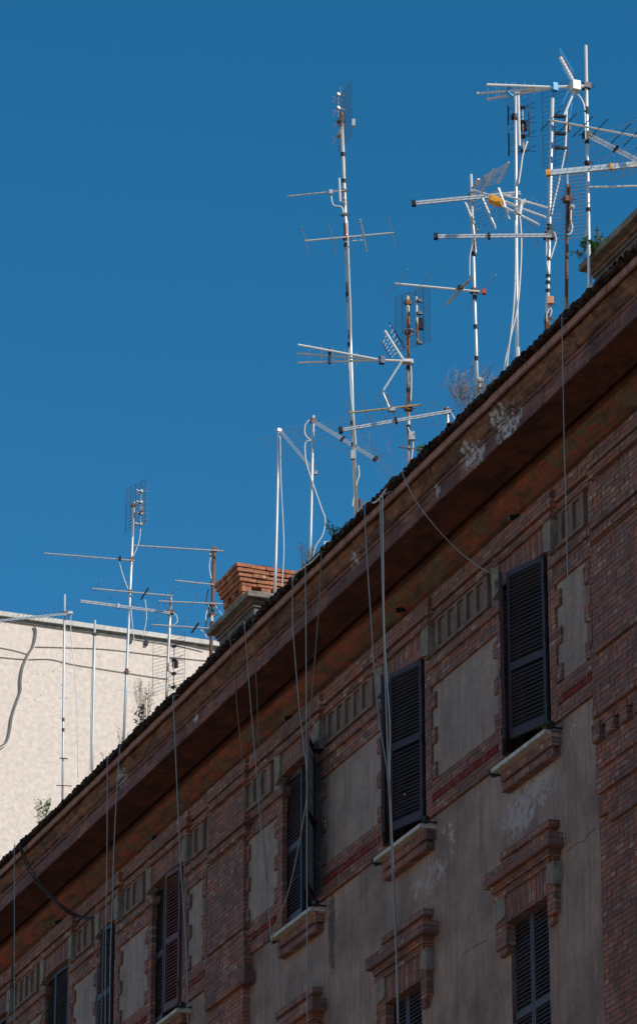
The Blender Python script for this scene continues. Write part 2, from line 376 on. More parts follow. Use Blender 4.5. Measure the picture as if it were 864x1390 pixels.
# brickwork behind the stucco panels' outline is the wall itself; pilasters
def pilaster(a, b, detailed):
    m = MB()
    def L(z0, z1, p, g=0.0): bricks(m, a - g, b + g, z0, z1, p)
    L(19.69, 19.88, .17, .0); L(19.55, 19.66, .14, .0); L(19.62, 19.70, .10); L(18.99, 19.56, .07, -.02)
    L(18.915, 19.03, .19, .0); L(18.76, 18.90, .145, .0); L(18.70, 18.77, .10)
    L(17.44, 18.70, .085, -.02)
    L(17.36, 17.44, .14, .0); L(17.20, 17.36, .10, .0)
    L(16.73, 17.20, .13, .03)
    if detailed:
        L(16.60, 16.73, .20, .06); L(16.44, 16.60, .15, .03); L(15.95, 16.44, .10, .0)
        for i in range(7):
            yc = a + .13 + i * .36
            bricks(m, yc, yc + .2, 16.30, 16.52, .17)
        L(15.80, 15.95, .07, .0); L(15.66, 15.80, .15, .02); L(15.38, 15.64, .10, .0); L(15.25, 15.38, .10, -.28)
    else:
        L(16.55, 16.73, .17, .04); L(15.4, 16.55, .10)
    L(0, 15.4 if not detailed else 15.42, .05, -.04)
    m.build('pilaster', 'brick', B)
pilaster(PR[0], PR[1], True); pilaster(PL[0], PL[1], False); pilaster(PF[0], PF[1], False)
# ------------------------------------------------------------------ shutters and windows
def leaf(parent, hinge, ang, width, z0, z1, frame='shframe', slat='shutter', mid=.5, lab=None, side=1):
    """ang in degrees from closed; side 1 = hinged on the near jamb, opening towards the street"""
    t = math.radians(ang)
    d = V((-math.sin(t), side * math.cos(t), 0)); n = V((-math.cos(t), -side * math.sin(t), 0)); z = V((0, 0, 1))
    h = V(hinge); m = MB(); th = .02; sw = .047
    def bx(u0, u1, a, b, tk=th): m.box(h + d * (u0 + u1) / 2 + z * (a + b) / 2, ((u1 - u0) / 2, tk, (b - a) / 2), (d, n, z))
    bx(0, sw, z0, z1); bx(width - sw, width, z0, z1)
    zm = z0 + (z1 - z0) * mid
    bx(sw, width - sw, z0, z0 + .11); bx(sw, width - sw, z1 - .07, z1); bx(sw, width - sw, zm - .045, zm + .045)
    o = m.build('shutter', frame, parent)
    s = MB(); c = math.cos(math.radians(54)); sn = math.sin(math.radians(54))
    for lo, hi in ((z0 + .11, zm - .045), (zm + .045, z1 - .07)):
        k = lo + .02
        while k < hi:
            tl = math.radians(54 + R(-3, 3) + (R(-16, 10) if random.random() < .05 else 0)); c, sn = math.cos(tl), math.sin(tl)
            ax1 = n * c - z * sn; ax2 = n * sn + z * c
            s.box(h + d * (width / 2) + z * (k + R(-.002, .002)), ((width - 2 * sw) / 2, .029, .004), (d, ax1, ax2)); k += .052
    s.build('louvre_slats', slat, parent)
    hg = MB()
    for q in (.15, .5, .85):
        zz = z0 + (z1 - z0) * q; hg.tube([h + n * .022 - V((0, 0, 0)) + z * (zz - .05), h + n * .022 + z * (zz + .05)], .009, 6)
    hg.build('hinge', 'iron', parent)
    if lab: o['label'] = lab
    return o
def window_common(a, b, z0, z1):
    xi = WX + .30
    m = MB()
    m.quad((WX, b, z0), (WX, b, z1), (xi, b, z1), (xi, b, z0)); m.quad((WX, a, z0), (xi, a, z0), (xi, a, z1), (WX, a, z1))
    m.quad((WX, a, z1), (xi, a, z1), (xi, b, z1), (WX, b, z1)); m.quad((WX, a, z0), (WX, b, z0), (xi, b, z0), (xi, a, z0))
    w = m.build('window', 'brick', B)
    f = MB(); fw_ = .06
    for y in (a + fw_ / 2, (a + b) / 2, b - fw_ / 2): f.bb(xi - .07, xi - .02, y - fw_ / 2, y + fw_ / 2, z0, z1)
    for z in (z0 + .03, z0 + (z1 - z0) * .62, z1 - .03): f.bb(xi - .066, xi - .024, a, b, z - .03, z + .03)
    f.build('window_frame', 'shframe', w)
    MB().bb(xi - .035, xi - .03, a + .02, b - .02, z0 + .01, z1 - .01).build('pane', 'glass', w)
    bk = MB().quad((xi, a, z0), (xi, a, z1), (xi, b, z1), (xi, b, z0)).build('dark_room', 'glass', w)
    return w
def keyblock(w, y0, y1, z0, z1, p, fl):
    y0, y1, z0, z1 = sc(y0, p), sc(y1, p), sz(z0, p), sz(z1, p)
    x = WX - p; m = MB(); t = .03 * fl
    A_ = [(y0 - max(t, 0), z1), (y1 + max(-t, 0), z1), (y1, z0 + (.05 if fl > 0 else 0)), (y0, z0 + (.05 if fl < 0 else 0))]
    m.quad(*[(x, y, z) for y, z in A_]); n = len(m.v); m.v += [V((WX + .01, y, z)) for y, z in A_]
    for i in range(4): m.f.append((i, n + i, n + (i + 1) % 4, (i + 1) % 4))
    m.build('keystone', 'stone', w)
def holder(w, y, z, s):
    m = MB(); x = WX - .03
    m.tube([(WX, y, z), (WX - .2, y, z), (WX - .23, y - s * .01, z + .05)], .012, 6)
    m.box((WX - .15, y, z + .02), (.03, .05, .035)); m.tube([(WX - .15, y - .09, z - .02), (WX - .17, y + .09, z + .05)], .011, 6)
    m.build('shutter_holder', 'iron', w)
def upper_window(i):
    a, b = UP[i]; w = window_common(a, b, ZU0, ZU1); p = .09
    m = MB(); bricks(m, a - .12, b + .33, 19.65, 19.87, .175); bricks(m, a - .10, b + .30, 19.50, 19.59, .14); bricks(m, a - .1, b + .3, 19.59, 19.65, .10, jit=.001)
    m.build('lintel_cornice', 'brick', w)
    # flat arch of upright bricks
    m = MB(); y = sc(a - .02, p); ye = sc(b + .14, p); za, zb = sz(19.11, p), sz(19.5, p)
    k = math.floor((y + WX - p) / BH)
    while True:
        ya = max(k * BH - (WX - p), y); yb = min((k + 1) * BH - (WX - p), ye)
        if ya >= ye: break
        if yb - ya > .003:
            t = abs((ya + yb) / 2 - (y + ye) / 2) / ((ye - y) / 2)
            m.bb(WX - p + R(-.003, .003), WX + .3, ya + .001, yb - .001, za + .045 * (1 - t ** 2), zb)
        k += 1
    m.build('lintel', 'upright', w)
    keyblock(w, a - .09, a + .10, 19.08, 19.5, .12, 1); keyblock(w, b + .12, b + .32, 19.08, 19.5, .12, -1)
    # sill
    p = .20
    m = MB(); ya, yb = sc(a + .16, p), sc(b + .40, p); zz = sz(16.90, p)
    m.bb(WX - .22, WX + .29, ya, yb, zz - .05, zz + .0); m.build('sill', 'sill', w)
    m = MB(); bricks(m, a + .0, b + .16, 16.66, 16.845, .13); bricks(m, a + .03, b + .16, 16.60, 16.66, .07); bricks(m, a + .0, b + .15, 16.52, 16.62, .11)
    m.build('sill_corbel', 'brick', w)
    holder(w, ya - .03, zz + .02, 1); holder(w, yb + .05, zz - .05, -1)
    return w
zt, zb_ = ZU1 - .085, ZU0 + .02
ws = [upper_window(i) for i in range(7)]
HX = WX - .03
leaf(ws[0], (HX, UP[0][0] + .01, 0), 15, .70, zb_, zt, mid=.42, lab='dark louvred shutter standing slightly ajar')
leaf(ws[0], (HX, UP[0][1] - .01, 0), 24, .66, zb_, zt, side=-1)
leaf(ws[1], (HX, UP[1][0] + .01, 0), 14, .68, zb_, zt, mid=.52, lab='dark louvred shutter with a mid rail, slightly ajar')
leaf(ws[1], (HX, UP[1][1] - .01, 0), 24, .64, zb_, zt, side=-1)
leaf(ws[2], (HX + .09, UP[2][1] - .01, 0), 1, .66, zb_, zt, side=-1, frame='shblue', slat='shblue', lab='slate grey closed shutter')
leaf(ws[2], (HX, UP[2][0] - .0, 0), 150, .66, zb_ - .02, zt + .04, frame='shutter', lab='black shutter folded wide open')
leaf(ws[3], (HX + .09, UP[3][1] - .02, 0), 1, .44, zb_, zt, side=-1, lab='dark closed shutter')
leaf(ws[3], (HX, UP[3][0] + .01, 0), 5, .53, zb_, zt, frame='shbrown', slat='shbrown', lab='brown louvred shutter half open')
leaf(ws[4], (HX, UP[4][0] + .01, 0), 6, .34, zb_, zt); leaf(ws[4], (HX, UP[4][1] - .01, 0), 4, .34, zb_, zt, side=-1)
for i in (5, 6):
    leaf(ws[i], (HX + .05, UP[i][0] + .01, 0), 2, .62, zb_, zt); leaf(ws[i], (HX + .05, UP[i][1] - .01, 0), 2, .62, zb_, zt, side=-1)
# little things on two windows
MB().ball(atX(648.5 - 99.5, 1078.5, 17.86), .016).build('orange_knob', 'peach', ws[1])
def lower_window(a, b):
    w = window_common(a, b, ZL0, ZL1); c = (a + b) / 2; m = MB(); p = .085
    # surround brick pieces
    bricks(m, a - .17, a + .02, 14.62, 15.34, p); bricks(m, a - .12, a + .02, 14.50, 14.62, p * .7)
    bricks(m, b + .12, b + .44, 14.60, 15.34, p); bricks(m, b + .12, b + .34, 14.50, 14.60, p * .7)
    bricks(m, a - .05, b + .50, 15.23, 15.36, .11)
    bricks(m, a - .06, b + .55, 15.34, 15.48, .15)
    bricks(m, a - .06, b + .80, 15.48, 15.64, .22)
    bricks(m, a - .08, b + .26, 15.62, 15.69, .10); bricks(m, a - .08, b + .28, 15.69, 15.78, .14)
    m.build('brick_hood', 'brick', w)
    m = MB(); y = sc(a - .0, p); ye = sc(b + .16, p); za, zb = sz(14.88, p), sz(15.23, p); k = math.floor((y + WX - p) / BH)
    while True:
        ya = max(k * BH - (WX - p), y); yb = min((k + 1) * BH - (WX - p), ye)
        if ya >= ye: break
        if yb - ya > .003: m.bb(WX - p + R(-.003, .003), WX + .3, ya + .001, yb - .001, za, zb)
        k += 1
    m.build('lintel', 'upright', w)
    keyblock(w, a - .15, a + .04, 14.97, 15.24, .11, 1); keyblock(w, b + .17, b + .42, 14.93, 15.24, .11, -1)
    MB().bb(WX - .2, WX + .29, a - .12, b + .12, ZL0 - .05, ZL0 + .002).build('sill', 'sill', w)
    hw = (b - a) / 2 - .01
    leaf(w, (WX + .05, a + .005, 0), 0, hw, ZL0 + .01, ZL1 - .01, frame='shblue', slat='shblue'); leaf(w, (WX + .05, b - .005, 0), 0, hw, ZL0 + .01, ZL1 - .01, side=-1, frame='shblue', slat='shblue')
for a, b in LOW: lower_window(a, b)
# ------------------------------------------------------------------ eaves
def noise1(t, s): return math.sin(t * 1.7 + s) * .5 + math.sin(t * 4.3 + s * 2.1) * .3 + math.sin(t * 9.1 + s * 3.7) * .2
def extrude(name, prof, mat, jit=0.0, step=.25, joints=None, sm=False):
    m = MB(); n = int((Y1 + .4 - Y0) / step); L = len(prof)
    for i in range(n + 1):
        y = Y0 + i * step
        for k, (x, z) in enumerate(prof):
            dx = R(-jit, jit) + noise1(y * .8, k * .3) * jit; dz = R(-jit, jit) * .7 + noise1(y * .6, 5 + k * .2) * jit
            if k in (0, L - 1): dx *= .4; dz *= .4
            m.v.append(V((x + dx, y, z + dz)))
    for i in range(n):
        for k in range(L - 1):
            a = i * L + k; m.f.append((a, a + 1, a + L + 1, a + L))
    return m.build(name, mat, B, smooth=sm)
extrude('cove', [(18.02, 19.85), (17.93, 19.875), (17.80, 19.98), (17.75, 20.06)], 'cove', .006)
extrude('soffit_groove', [(17.75, 20.06), (17.76, 20.28), (17.66, 20.28), (17.66, 20.113)], 'soffit', .001)
extrude('soffit', [(17.66, 20.113), (17.5, 20.113), (17.3, 20.113), (17.155, 20.113)], 'soffit', .004)
extrude('fascia', [(17.155, 20.113), (17.15, 20.10), (17.122, 20.10), (17.118, 20.145), (17.14, 20.15), (17.14, 20.315), (17.118, 20.32), (17.116, 20.357), (17.19, 20.36), (17.19, 20.40)], 'fascia', .004)
extrude('cornice_moulding', [(17.19, 20.395), (17.135, 20.385), (17.105, 20.40), (17.085, 20.43), (17.075, 20.475), (17.055, 20.50), (17.045, 20.525), (17.035, 20.553), (17.045, 20.66), (17.2, 20.67)], 'cyma', .006, .12)
# moulded bricks on edge along the gutter line
m = MB(); y = Y0
while y < Y1 + .35:
    L_ = .27; j = R(-.004, .004); m.bb(16.955 + j, 16.988 + j, y + .005, y + L_ - .005, 20.550 + R(-.003, .003), 20.63); m.bb(16.958 + j, 17.06, y + .005, y + L_ - .005, 20.615, 20.645 + R(-.002, .002)); y += L_
m.build('eaves_course', rough('eaves_brick', (.40, .23, .20), (.27, .16, .15), (.14, .09, .08), sc=5, fine=25, bump=.5), B)
# black stubs standing in for small dark vent holes in the cove
for px, py in ((695, 702), (541, 828), (390, 975), (209, 1137), (78, 1252)):
    c = atX(px, py, 17.84); MB().tube([c + V((.1, 0, .03)), c - V((.05, 0, .02))], .035, 7).build('vent_hole_stub', 'iron', B)
# ------------------------------------------------------------------ tiled roof
SL = .325; XE, ZE = 16.86, 20.665
def roofz(x): return ZE + SL * (x - XE)
m = MB(); y = Y0 - .1
dx = V((1, 0, SL)).normalized(); dn = V((-SL, 0, 1)).normalized()
m.quad((XE + .05, Y0, roofz(XE) - .02), (24, Y0, roofz(24) - .02), (24, Y1, roofz(24) - .02), (XE + .05, Y1, roofz(XE) - .02))
m.quad((24, Y0, roofz(24) - .02), (31, Y0, 20.3), (31, Y1, 20.3), (24, Y1, roofz(24) - .02))
m.build('roof_deck', 'tile', B)
m = MB()
while y < Y1:
    x0 = XE + R(-.02, .03); xs = x0; lift = R(-.006, .006); k = 0
    while xs < 24 and k < 18:
        xe = xs + .42; r = .062; n = 7; b = len(m.v)
        for t, (xx, rr, lf) in enumerate(((xs, r, .016), (xe, r * .86, 0))):
            for ro in (rr, rr - .016):
                for q in range(n):
                    a = math.pi * q / (n - 1)
                    m.v.append(V((xx, y + math.cos(a) * ro, roofz(xx))) + dn * (math.sin(a) * ro * .62 + lf + lift - .02))
        for q in range(n - 1):
            m.f.append((b + q, b + q + 1, b + 2 * n + q + 1, b + 2 * n + q)); m.f.append((b + q, b + n + q, b + n + q + 1, b + q + 1))
        xs = xe - .06 + R(-.01, .01); k += 1
    y += .145 + R(-.006, .006)
m.build('roof_tiles', 'tile', B)
# ragged crust of lichen and mortar under the tile ends
m = MB(); y = Y0
while y < Y1:
    w = R(.05, .16); m.box((XE + R(.02, .05), y, ZE + R(-.01, .012)), (R(.02, .045), w / 2, R(.012, .03)), (V((1, 0, R(-.3, .3))).normalized(), V((0, 1, R(-.1, .1))).normalized(), V((0, 0, 1)))); y += w * .9
m.build('tile_bedding', 'tile', B)
# ------------------------------------------------------------------ chimneys
def cbox(m, x0, x1, y0, y1, z0, z1): m.bb(x0, x1, y0, y1, z0, z1)
def brickring(m, x0, x1, y0, y1, z0, gap=.010, bl=.24, dent=False, hh=.06, core=None):
    for (s0, s1, fixed, ax) in ((y0, y1, x0, 'y'), (y0, y1, x1, 'y'), (x0, x1, y0, 'x'), (x0, x1, y1, 'x')):
        k = s0
        while k < s1 - .02:
            e = min(k + bl * (.5 if dent else 1), s1) - gap
            d = .13; j = R(-.006, .006)
            if ax == 'y':
                xa, xb = (fixed + j, fixed + d) if fixed == x0 else (fixed - d, fixed + j); cbox(m, xa, xb, k, e, z0 + .002, z0 + hh)
            else:
                ya, yb = (fixed + j, fixed + d) if fixed == y0 else (fixed - d, fixed + j); cbox(m, k, e, ya, yb, z0 + .0035, z0 + hh - .0015)
            k += bl
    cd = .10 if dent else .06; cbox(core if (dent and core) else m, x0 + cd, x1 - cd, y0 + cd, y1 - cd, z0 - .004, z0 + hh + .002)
M['cbrick'] = rough('chimney_brick', (.56, .215, .10), (.24, .095, .06), (.12, .07, .055), sc=7, fine=26, bump=.9, patch=(.60, .38, .25), pth=.60)
def chimney(x0, x1, y0, y1, zs, crown):
    c = MB(); cbox(c, x0 + .15, x1 - .15, y0 + .13, y1 - .13, roofz(x0) - .2, zs - .20); b = c.build('chimney', 'cstucco', B)
    m = MB(); brickring(m, x0 + .10, x1 - .1, y0 + .08, y1 - .08, zs - .155); m.build('brick_course', rough('sooty_brick', (.24, .12, .085), (.13, .075, .06), (.08, .055, .045), sc=6, bump=.8), b)
    MB().bb(x0 + .125, x1 - .125, y0 + .105, y1 - .105, zs - .201, zs - .153).build('mortar_bed', 'cstucco', b)
    m = MB(); cbox(m, x0, x1, y0, y1, zs - .088, zs); o = m.build('capping_slab', 'dkstone', b)
    bv = o.modifiers.new('bevel', 'BEVEL'); bv.width = .012; bv.segments = 2
    if crown:
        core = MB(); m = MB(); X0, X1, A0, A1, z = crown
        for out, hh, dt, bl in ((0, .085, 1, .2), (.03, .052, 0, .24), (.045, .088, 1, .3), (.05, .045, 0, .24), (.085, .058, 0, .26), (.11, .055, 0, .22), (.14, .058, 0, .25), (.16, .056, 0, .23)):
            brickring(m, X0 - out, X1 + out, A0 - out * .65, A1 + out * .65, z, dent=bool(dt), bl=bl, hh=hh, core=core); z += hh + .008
        m.build('brick_crown', 'cbrick', b); core.build('recess_shade_core', rough('painted_recess_shade', (.05, .035, .03), (.03, .024, .022), sc=8), b)  # near-black core paints shade into the gaps of the dentil rows
        m = MB(); N = 10; b0 = len(m.v)     # lumpy mortar cap
        for i in range(N + 1):
            for k in range(N + 1):
                u, w = i / N, k / N; hgt = .085 * min(1, 2.6 * min(u, 1 - u)) * min(1, 2.6 * min(w, 1 - w)) + R(0, .016)
                m.v.append(V((X0 - .14 + u * (X1 - X0 + .28), A0 - .09 + w * (A1 - A0 + .18), z - .006 + hgt)))
        for i in range(N):
            for k in range(N): a = i * (N + 1) + k; m.f.append((a, a + 1, a + N + 2, a + N + 1))
        m.build('mortar_cap', 'mortar', b)
    return b
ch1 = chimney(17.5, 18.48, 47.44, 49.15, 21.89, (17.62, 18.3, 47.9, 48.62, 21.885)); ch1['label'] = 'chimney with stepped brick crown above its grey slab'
MB().tube([(17.6, 47.25, 20.9), (17.6, 47.25, 21.42)], .055, 12).build('flue_pipe', 'white', ch1)
ch2 = chimney(17.5, 18.7, 33.2, 36.34, 21.84, None); ch2['label'] = 'slab-topped chimney without a crown'
# ------------------------------------------------------------------ cream building
WY = 70.0
zt1 = atY(140, 851, WY).z
C = empty('plastered_building', (28, 76, 0), 'tall sunlit building with a blank cream plastered wall, behind the brick building', 'building')
xl, xr = 18.2, 44
m = MB(); m.bb(xl, xr, WY, WY + 14, 0, zt1 - .17); m.build('wall', 'plaster', C)
m = MB(); m.bb(xl - .1, xr + .1, WY - .10, WY + 14.1, zt1 - .10, zt1); m.build('coping', 'coping', C)
m = MB(); m.bb(xl - .03, xr + .03, WY - .035, WY + 14.03, zt1 - .172, zt1 - .098); m.build('coping_shadow_strip', 'dkstone', C)  # dark grey strip paints the shadow line below the coping
# thin conduit under the coping, from the second mast to behind the fourth
def wallp(px, py, o=.03): p = atY(px, py, WY - o); return p
def wall_line(name, pts, r, mat, label, o=.014, k=6, grp=None):
    ob = MB().tube(smooth_path([wallp(x, y, o) for x, y in pts], k), r, 6).build(name, mat, origin=wallp(*pts[0], o), smooth=True)
    return tag(ob, label, 'cable', grp)
wall_line('wall_conduit', [(133, 860), (186, 868), (240, 876), (276, 884)], .014, 'white', 'thin white conduit running level just under the coping of the cream wall')
for px, py in ((177, 869), (199, 872)):
    q = wallp(px, py); MB().box(q, (.03, .03, .06)).build('conduit_clip', 'iron', C)
wall_line('sagging_wire', [(0, 879), (20, 883), (37, 888)], .007, 'cabled', 'short thin wire on the cream wall at the left edge, ending at the loose trunking', grp='wires strung across the cream wall')
wall_line('sagging_wire', [(46, 878), (90, 879), (140, 881), (185, 886), (232, 892), (282, 897)], .007, 'cabled', 'upper of the two long thin wires strung across the cream wall', grp='wires strung across the cream wall')
wall_line('sagging_wire', [(0, 892), (35, 895), (68, 895), (100, 902), (150, 910), (200, 918), (228, 922)], .007, 'cabled', 'lower of the two long thin wires strung across the cream wall', grp='wires strung across the cream wall')
tr = empty('loose_trunking', wallp(47, 850), 'bent loose white and dark cable trunking peeling off the upper left of the cream wall', 'cable trunking')
pp = [(47, 850), (49, 857), (46, 875), (38, 889), (31, 906), (28, 925), (28, 938), (22, 955), (16, 975), (13, 995), (8, 1008), (-4, 1016), (-14, 1020)]
def ribbon(pts, off, w, t, mat, nm, par):
    q = smooth_path([wallp(x + off[0], y + off[1], off[2]) for x, y in pts], 5); m = MB()
    for a, b in zip(q, q[1:]): m.bar(a, b + (b - a) * .1, t, w, V((0, -1, 0)).cross((b - a).normalized()))
    return m.build(nm, mat, par)
ribbon(pp, (0, 0, .035), .035, .02, 'cabled', 'dark_strip', tr); ribbon([(x + 2.0, y + 1) for x, y in pp], (0, 0, .045), .018, .02, 'white', 'white_strip', tr)
# pock marks on the plaster
m = MB()
for k in range(34):
    px, py = R(5, 260), R(870, 1000)
    if k < 20: px, py = R(5, 110), R(905, 975)
    q = wallp(px, py, .001); n = 7; a = R(.008, .03); b_ = R(.006, .02)
    f = [(q.x + math.cos(2 * math.pi * t / n) * a * R(.5, 1.2), WY - .003, q.z + math.sin(2 * math.pi * t / n) * b_ * R(.5, 1.2)) for t in range(n)]
    m.quad(*f)
m.build('plaster_chips', rough('chipped_plaster', (.46, .38, .31), (.36, .29, .24), sc=9, streak=False), C)['kind'] = 'stuff'
# the sunlit block across the street, outside the frame, whose warm light fills the shade
O_ = empty('apartment_building', (-9, 50, 0), 'ochre plastered apartment block across the street, outside the frame', 'building')
M['ochre'] = rough('ochre_plaster', (.78, .55, .33), (.70, .47, .27), (.60, .42, .26), sc=.5, fine=9, bump=.2)
oh = [(y, y + 1.3, z, z + 2.1) for y in [12 + 4.2 * k for k in range(17)] for z in (3.2, 7.4, 11.6, 15.8)]
m = plate(MB(), 9, -5, 90, 0, 19, [(a, b, c, d) for a, b, c, d in oh], .25)
for i, q in enumerate(m.v): m.v[i] = V((-q.x, q.y, q.z))
m.quad((-22, -5, 0), (-9, -5, 0), (-9, -5, 19), (-22, -5, 19)).quad((-22, 90, 0), (-22, 90, 19), (-9, 90, 19), (-9, 90, 0)).quad((-22, -5, 0), (-22, -5, 19), (-22, 90, 19), (-22, 90, 0)).quad((-22, -5, 19), (-9, -5, 19), (-9, 90, 19), (-22, 90, 19))
m.build('wall', 'ochre', O_)
for a, b, c, d in oh: MB().bb(-9.27, -9.24, a - .01, b + .01, c - .01, d + .01).build('window', 'glass', O_)
MB().bb(-9.5, -8.5, -5.2, 90.2, 19.0, 19.4).build('cornice', 'ochre', O_)
# ------------------------------------------------------------------ masts and antennas
GRP = 'television antenna masts along the roof edge'
class Mast:
    def __init__(s, base, top, X, label, r=.022, mat='galv', parts=(), group=GRP):
        b = atX(*base, X); s.D = depth(b); t = atD(*top, s.D); s.r = r
        d = (t - b).normalized()
        # carry the pole down to the roof
        L = (b.z - roofz(b.x) + .05) / d.z if d.z else 0; root = b - d * L
        s.a, s.b, s.d = root, t, d
        s.o = empty('antenna_mast', root, label, 'antenna mast', group)
        MB().tube([root, root + (t - root) * .33, root + (t - root) * .66, t], r, 10).build('pole', mat, s.o, smooth=True)
        MB().tube([root - V((0, 0, .02)), root + d * .28], r * 1.5, 10).build('base_socket', 'rust', s.o, smooth=True)
    def at(s, y):       # point on the pole at picture height y
        lo, hi = 0., 1.
        for _ in range(30):
            md = (lo + hi) / 2; p = s.a + (s.b - s.a) * md; v = p - CO; w = v.dot(fw)
            if CY - F * v.dot(up) / w > y: lo = md
            else: hi = md
        return s.a + (s.b - s.a) * lo
    def p(s, x, y, dd=0.0): return atD(x, y, s.D + dd)
    def clamp(s, y, mat='black', sz_=.035, par=None):
        q = s.at(y); m = MB(); m.box(q, (sz_ * .9, sz_ * .9, sz_ * .7)); m.tube([q - rt * sz_ * 2, q + rt * sz_ * 2], .006, 5)
        return m.build('clamp', mat, par or s.o)
    def band(s, *ys, mat='black', h=.03):
        for y in ys:
            q = s.at(y); MB().tube([q - s.d * h, q + s.d * h], s.r * 1.25, 10).build('tape_band', mat, s.o)
    def cable(s, pts, r=.008, mat='cablew', dd=-.03):
        return MB().tube(smooth_path([s.p(x, y, dd) for x, y in pts], 6), r, 6).build('cable', mat, s.o, smooth=True)
    def box(s, x, y, w, h, mat, nm='junction_box'):
        c = s.p(x, y, -.05); return MB().box(c, (w / 2, .03, h / 2), (rt, HD, V((0, 0, 1)))).build(nm, mat, s.o)
def az(deg):  # horizontal direction, degrees clockwise from the viewing heading
    t = math.radians(deg); return HD * math.cos(t) + rt * math.sin(t)
def yagi(M_, p0, p1, els, r=.011, mat='alu', emat='thin', er=.0045, d0=-.05, d1=-.05, delta=7, nm='yagi_antenna', dip=None, square=False, clampy=None):
    """boom from p0 to p1 in the picture; els = [(t, length, angle or None, radius or None, mat)]"""
    a, b = M_.p(*p0, d0), M_.p(*p1, d1); m = MB()
    if square: m.bar(a, b, r * 2, r * 2)
    else: m.tube([a, b], r, 8)
    bo = m.build(nm, mat, M_.o)
    for e in els:
        t, L = e[0], e[1]; dl = e[2] if len(e) > 2 and e[2] is not None else delta; rr = e[3] if len(e) > 3 and e[3] else er; mt = e[4] if len(e) > 4 else emat
        c = a + (b - a) * t; v = az(dl)
        MB().tube([c - v * L / 2, c + v * L / 2], rr, 5).build('rod', mt, bo)
    if clampy: M_.clamp(clampy, par=M_.o)
    return bo, a, b
def ticks(n, L0, L1, t0=.03, t1=.97): return [(t0 + (t1 - t0) * i / (n - 1), L0 + (L1 - L0) * i / (n - 1)) for i in range(n)]
def logper(M_, p0, p1, n=12, L0=.16, L1=.7, tip='black', mid=.45, delta=-3, d0=-.06, d1=-.06, w=.02, gap=.028, mat='alu', er=.0028, midm='black'):
    a, b = M_.p(*p0, d0), M_.p(*p1, d1); d = (b - a).normalized(); u = HD.cross(d).normalized()
    if u.z < 0: u = -u
    m = MB()
    for s_ in (-1, 1): m.bar(a + u * gap * s_ * .6, b + u * gap * s_ * .6, w, w * .95)
    bo = m.build('log_periodic_antenna', mat, M_.o)
    if tip: MB().box(a, (.025, .03, .036), (d, HD, u)).build('end_cap', tip, bo)
    if mid: c = a + (b - a) * mid; MB().box(c, (.014, .03, .038), (d, HD, u)).build('spacer', midm, bo)
    for i in range(n):
        t = .04 + .9 * i / (n - 1); L = L0 + (L1 - L0) * t; c = a + (b - a) * t; v = az(delta)
        MB().tube([c - v * L / 2, c + v * L / 2], er, 5).build('rod', 'thin', bo)
    return bo
def panel(M_, cx, cy, wz, h, ang, nh=14, nv=4, dd=.06, mat='wire', dip=True, dmat='black', off=.16, dipside=1, box=None, r=.0035):
    """flat wire reflector with a stack of dipoles in front of it"""
    c = M_.p(cx, cy, dd); u = az(ang); z = V((0, 0, 1)); m = MB()
    for i in range(nh):
        q = c + z * (h * (i / (nh - 1) - .5)); m.tube([q - u * wz / 2, q + u * wz / 2], r, 4)
    for i in range(nv):
        q = c + u * (wz * (i / (nv - 1) - .5)); m.tube([q - z * h / 2, q + z * h / 2], r * 1.2, 4)
    g_ = m.build('panel_antenna', mat, M_.o)
    if dip:
        nrm = u.cross(z) * dipside; k = 4
        q0 = c + nrm * off
        MB().tube([q0 - z * h * .42, q0 + z * h * .42], .009, 6).build('feed_bar', 'galvr', g_)
        for i in range(k):
            q = q0 + z * h * (-.38 + .76 * i / (k - 1)); m = MB()
            m.tube([q, q - nrm * off], .008, 5)
            m.box(q, (.03, .02, .018), (u, nrm, z))
            for s_ in (-1, 1):
                for t_ in (-1, 1): m.tube([q + u * .03 * s_, q + u * .17 * s_ + z * .045 * t_ + nrm * .02], .004, 4)
            m.build('dipole', dmat, g_)
        if box: MB().box(q0 + nrm * .03 + z * box[1], (.035, .03, .055), (u, nrm, z)).build('balun_box', box[0], g_)
    return g_
X_ = 17.35
# --- M1: left-most mast
a1 = Mast((85, 1082), (88, 807), X_, 'slim mast before the cream wall, its single antenna pointing out of the left edge', .018)
logper(a1, (-14, 844), (93, 833), 14, .3, 1.0, None, None, delta=-24, w=.016, gap=.02); a1.clamp(832, 'rust'); a1.box(96, 832, .07, .045, 'white', 'end_box')
a1.cable([(97, 834), (96, 846), (98, 880), (102, 920), (105, 975), (106, 1055)], .006, 'cablew', .1); a1.band(977, 991, mat='rust')
a1.cable([(81, 1029), (92, 1030)], .01, 'rust'); a1.cable([(77, 1066), (98, 1067)], .008, 'rust')
# --- M2
a2 = Mast((125, 1050), (129, 842), X_, 'bare slim grey pole before the cream wall with only a small clamp near its top', .018); a2.clamp(861, 'iron', .03)
a2.cable([(127, 862), (124.5, 930), (122.5, 1046)], .005, 'cablew', .03)
